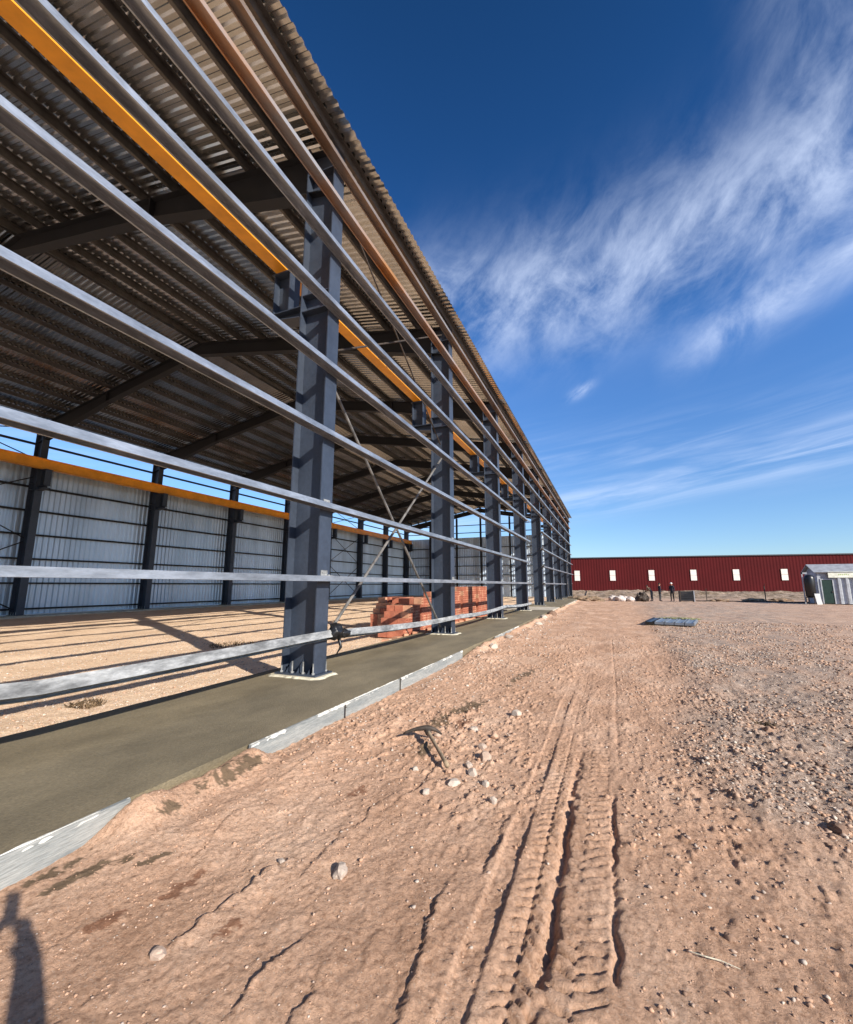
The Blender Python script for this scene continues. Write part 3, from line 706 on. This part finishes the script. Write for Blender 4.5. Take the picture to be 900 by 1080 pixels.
n = 12000; yy = 1.0+13*rng.random(n)**1.3; xx = rng.uniform(-3.0, 1.2, n); keep = (fbm(xx*1.1, yy*.8, 210, 3)+.45*(sst(yy, 3, 5)-.65)*(1-sst(xx, -1.1, -.6))-.15*(xx > -.9)+.25*rng.random(n) > .14) & ~((np.abs(xx+.36) < .22) & (rng.random(n) < .9)); xx, yy = xx[keep], yy[keep]
scatter('soil_clods', xx, yy, .002+.018*rng.random(len(xx))**3.6*sst(yy, 1., 4.5)+.003*rng.random(len(xx)), np.clip(rng.normal(.38, .035, len(xx)), 0, 1), 'crumbled clods of orange soil scattered over the yard')
def rock(x, y, s, label, seed, sq=.65, tone=.8, ang=0., ratio=1.):
    b = lump(0, 0, 0, s, s*ratio, s*sq, seed, None, 3, .30, 1.1)
    # flatten some sides for facets
    pl = [Vector((random.uniform(-1, 1), random.uniform(-1, 1), random.uniform(-.2, 1))).normalized() for _ in range(7)]
    vs = []
    for v in b.v:
        v = Vector(v)
        for p in pl:
            d = v.dot(p)-s*.72
            if d > 0: v -= p*d
        vs.append(tuple(v))
    b.v = vs
    o = b.build('rock', stonem, loc=(x, y, float(height(x, y))+s*sq*.35), rz=ang)
    t = o.data.attributes.new('tone', 'FLOAT', 'POINT'); t.data.foreach_set('value', [tone]*len(o.data.vertices))
    return tag(o, label, 'rock', 'rocks lying on the dirt')
for a in [(-1.54, 2.40, .050, 'pale rounded rock alone on bare dirt, largest in the lower left foreground', 1.3, .8, .72),
          (-1.995, 1.61, .036, 'flat half buried rock on the dirt near the bottom left crack', 2.3, .5, .62),
          (-1.92, 2.34, .022, 'small rock just left of the large pale rounded one', 3.3, .7, .75),
          (-1.46, 3.48, .035, 'flat pale stone just below the pickaxe', 4.1, .6, .8),
          (-1.31, 3.74, .055, 'flat cream topped stone at the foot of the pickaxe handle', 5.7, .5, .9),
          (-1.43, 3.93, .035, 'dark grey green stone touching the end of the pickaxe handle', 6.6, .7, .35),
          (-1.72, 3.85, .032, 'pale oval stone left of the pickaxe handle', 7.1, .6, .85),
          (-1.20, 4.35, .07, 'squarish grey stone standing right of the pickaxe', 8.4, .9, .6),
          (-1.32, 4.62, .05, 'grey rubble chunk uppermost in the heap right of the pickaxe', 9.2, .7, .65),
          (-1.22, 3.98, .045, 'pale leaning chip in the heap right of the pickaxe handle', 10.2, .9, .75),
          (-1.30, 4.12, .04, 'small rubble chunk in the middle of the heap by the pickaxe', 11.2, .8, .7),
          (-1.06, 3.83, .032, 'small pale stone casting a dark shadow right of the rubble heap', 12.9, .8, .85),
          (-.93, 3.56, .034, 'small pointed stone beside the left edge of the wheel track', 13.1, .8, .8),
          (-1.85, 4.75, .04, 'grey stone just above the pickaxe head', 14.4, .7, .6),
          (-1.55, 5.1, .05, 'pale stone on the dark damp patch above the pickaxe', 15.4, .6, .8),
          (-1.28, 5.0, .045, 'brownish stone at the right end of the rubble above the pickaxe', 16.4, .7, .5),
          (-1.2, 5.86, .06, 'pale stone lying alone between the concrete edge and the wheel track', 17.4, .6, .85),
          (1.55, 6.3, .05, 'dark stone within the grey gravel spill', 18.4, .7, .2),
          (1.34, 4.1, .06, 'dark clod at the lower tip of the gravel spill near the right edge', 19.4, .6, .1),
          (.03, 3.35, .022, 'small blue grey stone right of the wheel track', 20.4, .7, .4),
          (.42, 2.75, .024, 'small dark stone in the bare soil at the lower right', 21.4, .7, .15),
          (-2.9, 11.4, .12, 'large pale block of rubble against the concrete edge past the second column', 22.4, .7, .9),
          (-2.85, 13.2, .14, 'broad flat rubble slab beside the concrete past the second column', 23.4, .5, .8),
          (-2.95, 24.6, .25, 'dark boulder at the corner of the pale doorway concrete', 24.4, .7, .1),
          (-3.0, 21.6, .2, 'pale rock pile lump nearest the doorway concrete', 25.4, .6, .95),
          (-2.8, 18.6, .13, 'pale chunk on the dirt beside the third column', 26.4, .6, .85)]:
    rock(a[0], a[1], a[2], a[3], a[4], a[5], a[6], ang=a[4]*2.1, ratio=1.3 if a[5] < .65 else 1.05)

# pickaxe lying on the dirt
pk = empty('pickaxe', (-1.87, 4.45, float(height(-1.87, 4.45))), 'old pickaxe lying on the orange dirt with its head towards the concrete', 'pickaxe')
hp = []
ax = Vector((-.02, .10, .10)); ex = Vector((.42, -.50, .035))
b = MB(); b.tube([ax.lerp(ex, t) for t in (0, .1, .5, .9, 1)], [.026, .02, .017, .019, .023], 10); b.build('handle', wood, pk, smooth=True)
dx_ = Vector((-.93, -.35, 0)).normalized(); up_ = Vector((0, 0, 1))
b = MB(); pts = []
for k in range(13):
    t = -1+k/6.0; pts.append((ax+dx_*t*(.26 if t > 0 else .15)+up_*(.03-.06*t*t), .010+.020*(1-abs(t))))
b.tube([p for p, r_ in pts], [r_ for p, r_ in pts], 8); b.tube([ax-(ex-ax).normalized()*.045, ax+(ex-ax).normalized()*.05], .034, 10)
b.build('head', iron, pk, smooth=True)
# pale twig on the soil
b = MB(); b.tube([(0, 0, .012), (.06, -.012, .016), (.12, -.005, .012), (.19, -.02, .010)], [.002, .003, .003, .0015], 6)
tag(b.build('twig', grout, loc=(.23, 2.57, float(height(.3, 2.56)))), 'thin pale straw stalk on the soil at the lower right', 'twig')

# ------------------------------------------------------------------ stack of panels
pr_ = empty('panel_stack', (2.35, 21.3, 0), 'low stack of blue grey panels on timber lying in the yard', 'panel stack', rz=R(-12)); pr_.scale = (.88, .88, .88)
for k in range(3):
    b = MB(); b.box(-.95, 1.0, -1.3+k*1.2, -1.2+k*1.2, -.03, .10); b.build('timber', wood, pr_)
for k in range(5):
    x0 = -.98+k*.40
    b = MB()
    b.box(x0, x0+.37, -1.45, 1.35, .10, .20); b.box(x0+.02, x0+.06, -1.451, 1.351, .20, .235); b.box(x0+.31, x0+.35, -1.451, 1.351, .20, .235)
    b.build('panel', panelm if k else blackp, pr_)
b = lump(.2, 1.1, .22, .8, .22, .06, 4.4, None, 4, .5, 2.2); b.build('straw_wrap', yel, pr_)

# ------------------------------------------------------------------ people
def finger_chain(mb, pts, r):
    mb.tube(pts, [r, r*.95, r*.85, r*.6][:len(pts)], 6)
SEGN = ['torso', 'arm', 'hand', 'leg', 'foot', 'head', 'neck']
def person(loc, rz, J, mats_, label, group=None, sc=1., hat=None, bulk=0.):
    """J: joint name -> local position; one skin surface grown over the joints"""
    root = empty('person', loc, label, 'person', group, rz)
    root.scale = (sc, sc, sc)
    E_ = [('pelvis', 'spine'), ('spine', 'chest'), ('chest', 'neck'), ('neck', 'head'), ('head', 'crown')]
    for s in 'lr':
        E_ += [('chest', 'sh'+s), ('sh'+s, 'el'+s), ('el'+s, 'wr'+s), ('wr'+s, 'pa'+s), ('pelvis', 'hip'+s), ('hip'+s, 'kn'+s), ('kn'+s, 'an'+s), ('an'+s, 'to'+s)]
    rad = dict(pelvis=(.15, .11), spine=(.14, .10), chest=(.17, .115), neck=(.055, .055), head=(.078, .095), crown=(.062, .075))
    for s in 'lr': rad.update({'sh'+s: (.062, .062), 'el'+s: (.045+bulk, .045+bulk), 'wr'+s: (.03+bulk*.6, .03+bulk*.6), 'pa'+s: (.038, .022), 'hip'+s: (.088, .088), 'kn'+s: (.06, .06), 'an'+s: (.042, .042), 'to'+s: (.04, .03)})
    names = list(rad); idx = {n: i for i, n in enumerate(names)}
    me = bpy.data.meshes.new('tmp'); me.from_pydata([J[n] for n in names], [(idx[a], idx[b]) for a, b in E_], [])
    o = bpy.data.objects.new('tmp', me); col.objects.link(o)
    sk = o.modifiers.new('s', 'SKIN'); sk.use_smooth_shade = True
    for n in names:
        me.skin_vertices[0].data[idx[n]].radius = rad[n]
    me.skin_vertices[0].data[idx['pelvis']].use_root = True
    o.modifiers.new('d', 'SUBSURF').levels = 2
    dg = bpy.context.evaluated_depsgraph_get(); ev = o.evaluated_get(dg); m2 = bpy.data.meshes.new_from_object(ev)
    body = MB(); body.v = [v.co[:] for v in m2.vertices]; body.f = [tuple(p.vertices) for p in m2.polygons]
    segs = [(Vector(J[a]), Vector(J[b]), a, b) for a, b in E_]
    def region(c):
        best = 1e9; r_ = None
        for a, b_, na, nb in segs:
            d = b_-a; t = max(0, min(1, (c-a).dot(d)/max(d.length_squared, 1e-9))); q_ = (c-(a+d*t)).length
            if q_ < best: best = q_; r_ = (na, nb)
        na, nb = r_
        if nb in ('head', 'crown'): return 2
        if nb.startswith('pa'): return 2
        if nb.startswith(('kn', 'an', 'hip')): return 1
        if nb.startswith('to'): return 3
        return 0
    body.m = [region(m2.polygons[i].center) for i in range(len(m2.polygons))]
    bpy.data.objects.remove(o); 
    body.mi = 2
    for s in 'lr':
        wr, pa = Vector(J['wr'+s]), Vector(J['pa'+s]); d = (pa-wr).normalized()
        side = d.cross(Vector((0, 0, 1))); side = side.normalized() if side.length > .1 else Vector((1, 0, 0))
        cu = d.cross(side).normalized()
        for k, ln in enumerate((.062, .072, .068, .052)):
            p0 = pa+side*(k-1.5)*.02-d*.01
            finger_chain(body, [p0, p0+d*ln*.5, p0+d*ln*.8+cu*ln*.25, p0+d*ln*.9+cu*ln*.55], .0095)
        p0 = wr+side*(-.022)+d*.02
        finger_chain(body, [p0, p0+side*-.03+d*.02, p0+side*-.04+d*.05, p0+side*-.035+d*.07], .011)
    hd = Vector(J['head']); cr = Vector(J['crown']); fwd = Vector(J.get('face', (0, 1, 0))).normalized(); rt = fwd.cross(Vector((0, 0, 1))).normalized()
    body.tube([hd+fwd*.080+Vector((0, 0, .03)), hd+fwd*.112-Vector((0, 0, .012)), hd+fwd*.085-Vector((0, 0, .02))], [.008, .015, .008], 8)
    for s in (-1, 1): body.tube([hd+rt*s*.074+Vector((0, 0, .028)), hd+rt*s*.092+Vector((0, 0, .01)), hd+rt*s*.078-Vector((0, 0, .028))], [.008, .014, .006], 6)
    body.mi = 4
    for s in (-1, 1): body.tube([hd+fwd*.082+rt*s*.03+Vector((0, 0, .025)), hd+fwd*.093+rt*s*.03+Vector((0, 0, .025))], .010, 8)
    body.tube([hd+fwd*.085-rt*.022-Vector((0, 0, .048)), hd+fwd*.093-Vector((0, 0, .05)), hd+fwd*.085+rt*.022-Vector((0, 0, .048))], .005, 6)
    body.build('body', [mats_[0], mats_[1], skin, blackp, hair], root, smooth=True)
    # hair or helmet
    bm = bmesh.new(); bmesh.ops.create_uvsphere(bm, u_segments=18, v_segments=10, radius=1)
    bmesh.ops.delete(bm, geom=[v for v in bm.verts if v.co.z < (-.05 if hat else -.35) or (not hat and v.co.z < .35 and v.co.dot(fwd) > .3)], context='VERTS')
    c = (hd+cr)/2; rr = (.10, .12, .115) if hat else (.09, .108, .115)
    b = MB(); b.add([(c.x+v.co.x*rr[0], c.y+v.co.y*rr[1], c.z-.005+v.co.z*rr[2]) for v in bm.verts] if True else 0, [[q_.index for q_ in f.verts] for f in (bm.verts.index_update() or bm.faces)])
    bm.free()
    if hat: b.add([(c.x+math.cos(t)*.125+fwd.x*.015, c.y+math.sin(t)*.145+fwd.y*.02, c.z-.012) for t in np.linspace(0, 6.283, 20)[:-1]]+[(c.x+math.cos(t)*.10, c.y+math.sin(t)*.12, c.z+.01) for t in np.linspace(0, 6.283, 20)[:-1]], [(i, (i+1) % 19, 19+(i+1) % 19, 19+i) for i in range(19)])
    b.build('helmet' if hat else 'hair', hat if hat else hair, root, smooth=True)
    return root
def standing(**kw):
    J = dict(pelvis=(0, 0, .95), spine=(0, .01, 1.12), chest=(0, 0, 1.36), neck=(0, 0, 1.50), head=(0, .025, 1.62), crown=(0, .015, 1.70),
             shl=(-.17, 0, 1.42), shr=(.17, 0, 1.42), ell=(-.23, -.02, 1.13), elr=(.23, -.02, 1.13), wrl=(-.24, .05, .88), wrr=(.24, .05, .88), pal=(-.24, .07, .81), par=(.24, .07, .81),
             hipl=(-.09, 0, .90), hipr=(.09, 0, .90), knl=(-.11, .02, .49), knr=(.11, .02, .49), anl=(-.12, -.02, .08), anr=(.12, -.02, .08), tol=(-.14, .15, .035), tor=(.14, .15, .035))
    J.update(kw); return J
def gz(x, y): return float(height(x, y))
person((3.95, 50.6, gz(3.95, 50.6)), R(60), standing(spine=(0, .12, 1.08), chest=(0, .27, 1.26), neck=(0, .36, 1.36), head=(0, .44, 1.42), crown=(0, .46, 1.50), shl=(-.17, .28, 1.28), shr=(.17, .28, 1.28), ell=(-.2, .42, 1.05), elr=(.2, .42, 1.05), wrl=(-.1, .6, .92), wrr=(.12, .6, .92), pal=(-.05, .66, .9), par=(.06, .66, .9)),
       (brownc, dgrey), 'leftmost worker, stooping in brown beside the pale sacks', 'workers at the far end of the yard', 1.04)
person((4.65, 50.2, gz(4.65, 50.2)), R(-70), standing(ell=(-.2, .12, 1.15), wrl=(-.08, .30, 1.1), pal=(-.04, .37, 1.1)), (navy, dgrey), 'middle worker in dark clothes standing with one arm forward', 'workers at the far end of the yard', 1.04)
person((5.72, 50.0, gz(5.72, 50.0)), R(150), standing(), (navy, navy), 'rightmost worker in a pale helmet beside the dark crate', 'workers at the far end of the yard', 1.06, hat=bluehat)
# the photographer, behind the camera; only the shadow shows
ph = person((.30, -.62, gz(.3, -.62)), yaw, standing(chest=(0, .03, 1.36), head=(0, .06, 1.62), crown=(0, .05, 1.70), face=(0, 1, 0), shl=(-.18, .04, 1.41), shr=(.18, .04, 1.41),
       ell=(-.30, .30, 1.24), elr=(.15, .585, 1.20), wrl=(-.10, .58, 1.52), wrr=(.10, .625, 1.50), pal=(-.06, .62, 1.61), par=(.055, .635, 1.60)), (dgrey, navy), 'person in grey top holding up a phone, whose shadow falls at the lower left', None, bulk=.036)
b = MB(); b.box(-.037, .037, -.0045, .0045, -.075, .075)
fh = Vector((-math.sin(yaw), math.cos(yaw), 0))
o = b.build('phone', blackp, loc=(-fh.x*.03, -fh.y*.03, H+.045), rz=yaw, bevel=.002)
tag(o, 'black phone held upright in the hand of the photographer', 'phone')

# ------------------------------------------------------------------ far things
def red_building():
    root = empty('red_warehouse', (20, 96, 0), 'long low dark red metal warehouse with a row of narrow pale windows across the yard', 'warehouse')
    ang = math.atan2(5, 42); root.rotation_euler = (0, 0, ang)
    Lh = 62
    pf = [(u-31, h) for u, h in corr(0, 100, .5, .025)]
    vs, fs = sheet(pf, (-1, 0, 0), (1, 0, 0), (0, -1, 0), (0, 0, 7.05)); b = MB(); b.add(vs, fs); b.box(-32, 68, .1, 24, 0, 6.9); b.build('wall', redm, root)
    b = MB(); b.prism([(0, 7.0), (12.2, 7.35), (24.4, 7.0)], (-32.2, -.2, 0), (0, 1, 0), (0, 0, 1), (100.5, 0, 0)); b.box(-32.2, 68.3, -.22, -.12, 6.93, 7.13); b.build('roof', redd, root)
    c, s = math.cos(ang), math.sin(ang)
    for xw in (-5.87, .71, 7.63, 14.77, 21.7, 29.15, 36.3, 43.5):
        u = (xw-20)/c
        f_ = MB(); f_.box(u-.52, u+.52, -.10, -.06, 2.5, 4.5); fo = f_.build('window', winm, root)
        g = MB()
        for a in (u-.55, u+.52): g.box(a, a+.03, -.13, -.05, 2.47, 4.53)
        for zz in (2.47, 3.48, 4.5): g.box(u-.52, u+.52, -.115, -.065, zz, zz+.03)
        g.build('window_frame', redm, fo)
red_building()
# pale sacks and rubble heap
def heap():
    spots = [(.25, 50.5, .38), (.9, 50.2, .42), (1.4, 50.6, .36), (1.9, 50.3, .33), (.6, 50.9, .3), (1.15, 50.1, .3), (2.2, 50.5, .25)]
    words = ['leftmost of the pale sacks heaped before the red warehouse', 'large pale sack second from the left in the heap', 'pale sack in the middle of the heap', 'pale sack in the right half of the heap', 'pale sack at the back left of the heap', 'small sack at the front of the heap', 'smallest pale sack at the right end of the heap']
    for i, (x, y, s) in enumerate(spots):
        b = lump(0, 0, 0, s*1.1, s, s*.85, i*2.7, None, 3, .35, 1.8)
        tag(b.build('sack', sackm, loc=(x, y, gz(x, y)+s*.6), smooth=True), words[i], 'sack', 'pale sacks heaped at the far end of the yard')
heap()
b = lump(0, 0, .35, .55, .45, .55, 7.7, None, 3, .5, 2.); tag(b.build('scrap_heap', iron, loc=(3.0, 50.6, gz(3, 50.6))), 'dark heap of scrap between the pale sacks and the workers', 'scrap')
def crate():
    root = empty('crate', (6.9, 49.6, gz(6.9, 49.6)), 'dark open steel crate standing right of the workers', 'crate')
    b = MB(); w_, d_, h_ = 1.15, .9, 1.0
    b.box(-w_/2, w_/2, -d_/2, d_/2, .08, .12)
    b.box(-w_/2, w_/2, d_/2-.03, d_/2, .12, h_); b.box(-w_/2, -w_/2+.03, -d_/2, d_/2-.03, .12, h_); b.box(w_/2-.03, w_/2, -d_/2, d_/2-.03, .12, h_); b.build('box', iron, root)
    b = MB()
    for k in range(5): b.box(-w_/2, w_/2, -d_/2-.03, -d_/2-.005, .14+k*.18, .27+k*.18)
    b.build('front_slats', dsteel, root)
    for sx_ in (-1, 1):
        b = MB(); b.box(sx_*(w_/2+.01)-.04, sx_*(w_/2+.01)+.04, -d_/2-.05, d_/2, 0, h_+.05); b.build('corner_post', greyw if sx_ > 0 else iron, root)
crate()
# rubble mounds in front of the bank
for i, (x, y, s, lb) in enumerate([(-2.2, 49, .6, 'brown spoil mound left of the pale sacks'), (-3.2, 52, .5, 'small spoil mound at the far end of the concrete path'), (10, 52, .4, 'low spoil mound between the crate and the thin post'), (13.5, 54, .45, 'low weedy mound just left of the thin post'), (16.2, 56, .4, 'weedy mound between the thin post and the grey shed')]):
    b = lump(0, 0, 0, s*2.6, s*1.6, s*.75, i*3.1+1, None, 4, .4, 2.5); m_ = mat('spoil', (.36, .24, .16), .95, 0, 0, 3, .8, 8, c2=(.12, .09, .05), detail=8)
    tag(b.build('spoil_mound', m_, loc=(x, y, gz(x, y)-.05)), lb, 'mound', 'spoil mounds along the far side of the yard')
# posts and wires
for i, (x, lb) in enumerate([(14.2, 'thin steel post standing alone in front of the red warehouse'), (3.4, 'thin post behind the stooping worker'), (9.2, 'thin post right of the dark crate')]):
    b = MB(); b.box(-.035, .035, -.035, .035, -.1, 1.55 if i == 0 else 1.2); b.tube([(0, 0, 1.5 if i == 0 else 1.15), (.0, -.25, 1.75 if i == 0 else 1.3)], .02, 6)
    tag(b.build('fence_post', iron, loc=(x, 53.2, gz(x, 53.2))), lb, 'post', 'fence posts across the far side of the yard')
b = MB(); b.tube([(8 + k*.55, 51.8+.1*math.sin(k), gz(8+k*.55, 51.8)+.06) for k in range(18)], .06, 6)
tag(b.build('pipe', iron, smooth=True), 'long dark pipe lying on the ground between the crate and the shed', 'pipe')

def shed():
    sxo, syo = 17.45, 48.5; root = empty('site_shed', (sxo, syo, 0), 'grey ribbed site shed with a green door and a cream banner under its low roof', 'shed', rz=R(-3))
    W_, Dp = 10.0, 3.0; hE = 2.75
    pf = corr(-1.05+1.5, W_, .52, .15)
    vs, fs = sheet(pf, (0, 0, .05), (1, 0, 0), (0, -1, 0), (0, 0, hE-.2)); b = MB(); b.add(vs, fs)
    b.box(-.62, W_, .13, Dp, .05, hE); b.box(-.62, -.45, .0, .13, .05, hE)
    b.build('wall', lgrey, root)
    b = MB(); b.box(-.62, .44, .02, .128, 2.15, hE); b.build('door_header', greyw, root)
    b = MB(); b.prism([(-.25, hE), (Dp/2, hE+.75), (Dp+.25, hE), (Dp+.2, hE-.05), (Dp/2, hE+.69), (-.2, hE-.05)], (-.85, 0, 0), (0, 1, 0), (0, 0, 1), (W_+1.1, 0, 0))
    b.build('roof', greyw, root)
    b = MB(); b.prism([(0, hE), (Dp/2, hE+.68), (Dp, hE)], (-.60, 0, 0), (0, 1, 0), (0, 0, 1), (.08, 0, 0)); b.build('gable', greyw, root)
    d = MB(); d.box(-.36, .36, -.02, .10, .08, 2.1); do = d.build('door', green, root)
    h_ = MB(); h_.box(.25, .31, -.07, -.02, 1.0, 1.12); h_.build('handle', iron, do)
    fr = MB(); fr.box(-.44, -.36, -.05, .12, .05, 2.18); fr.box(.36, .44, -.05, .12, .05, 2.18); fr.box(-.36, .36, -.05, .12, 2.1, 2.18); fr.build('door_frame', lgrey, root)
    bn = MB(); bn.box(.10, 5.5, -.20, -.14, 2.28, 2.80); bo = bn.build('banner', banner, root)
    g = MB(); rr = random.Random(3)
    for cx_ in (1.15, 2.65, 4.1):
        for k in range(6):
            a = cx_-.38+k*.13; hh = rr.uniform(.10, .2); g.prism([(0, 0), (.05, hh*.5), (.02, hh), (-.03, hh*.6)], (a, -.206, 2.46), (1, 0, 0), (0, 0, 1), (0, .005, 0))
    g.build('banner_mark', bgreen, bo)
    for k in range(3):
        b = MB(); b.box(-.4+k*4, .1+k*4, 0, .25, -.1, .048); b.build('foot_block', iron, root)
shed()
# dark tank left of the shed with a leaning white board
b = MB(); tk = empty('water_tank', (16.15, 48.2, 0), 'tall dark tank wrapped in black on a frame left of the site shed', 'tank')
b = MB(); b.tube([(0, 0, .62), (0, 0, .68), (0, 0, 2.2), (0, 0, 2.45), (0, 0, 2.55)], [.30, .36, .38, .31, .12], 18); b.build('vessel', blackp, tk, smooth=True)
for sx_ in (-1, 1):
    for sy_ in (-1, 1):
        b = MB(); b.box(sx_*.3-.03, sx_*.3+.03, sy_*.3-.03, sy_*.3+.03, 0, .55); b.build('leg', iron, tk)
b = MB(); b.box(-.36, .36, -.36, .36, .55, .61); b.build('platform', iron, tk)
b = MB(); b.box(-.5, -.42, -.03, .03, 0, 2.75); b.box(-.5, -.1, -.03, .03, 2.6, 2.75); b.build('side_frame', greyw, tk)
b = MB(); b.prism([(0, 0), (.36, 0), (.28, .92), (-.08, .92)], (0, 0, 0), (1, 0, 0), (0, .12, 1), (0, .03, 0))
tag(b.build('white_board', white, loc=(16.25, 47.5, gz(16.25, 47.5))), 'small white board leaning in front of the dark tank', 'board')

# weeds on the warehouse floor and dark weeds by the gravel
leafm = mat('dry_weed', (.13, .085, .045), .9, 0, .3, 9)
def weed(x, y, r, n, label, h=.14):
    b = MB(); rr = random.Random(int(x*100+y*10))
    for k in range(n):
        a = rr.uniform(0, 6.28); d = r*math.sqrt(rr.random()); px, py = d*math.cos(a), d*math.sin(a)*.8; hh = h*rr.uniform(.4, 1.1); w_ = rr.uniform(.006, .014)
        lx, ly = rr.uniform(-.1, .1), rr.uniform(-.1, .1); a2 = rr.uniform(0, 3.14); ux, uy = math.cos(a2)*w_, math.sin(a2)*w_
        b.add([(px-ux, py-uy, -.01), (px+ux, py+uy, -.01), (px+lx*.5+ux*.7, py+ly*.5+uy*.7, hh*.6), (px+lx*.5-ux*.7, py+ly*.5-uy*.7, hh*.6), (px+lx, py+ly, hh)], [(0, 1, 2, 3), (3, 2, 4)])
    tag(b.build('weed_clump', leafm, loc=(x, y, gz(x, y))), label, 'weeds', 'dry weed clumps')
weed(-9.6, 9.4, .8, 420, 'dry brown weeds on the gravel floor left of the nearest column', .07)
weed(-8.6, 10.6, .5, 200, 'smaller dry weed clump just behind the nearest column', .06)
weed(-6.9, 4.1, .25, 160, 'straw coloured weeds on the gravel floor beside the concrete edge at the left', .06)
weed(1.62, 6.6, .10, 60, 'dark weed tuft at the top left of the gravel spill', .05)

scene.render.engine = 'CYCLES'
scene.cycles.max_bounces = 8; scene.cycles.diffuse_bounces = 4; scene.cycles.glossy_bounces = 4
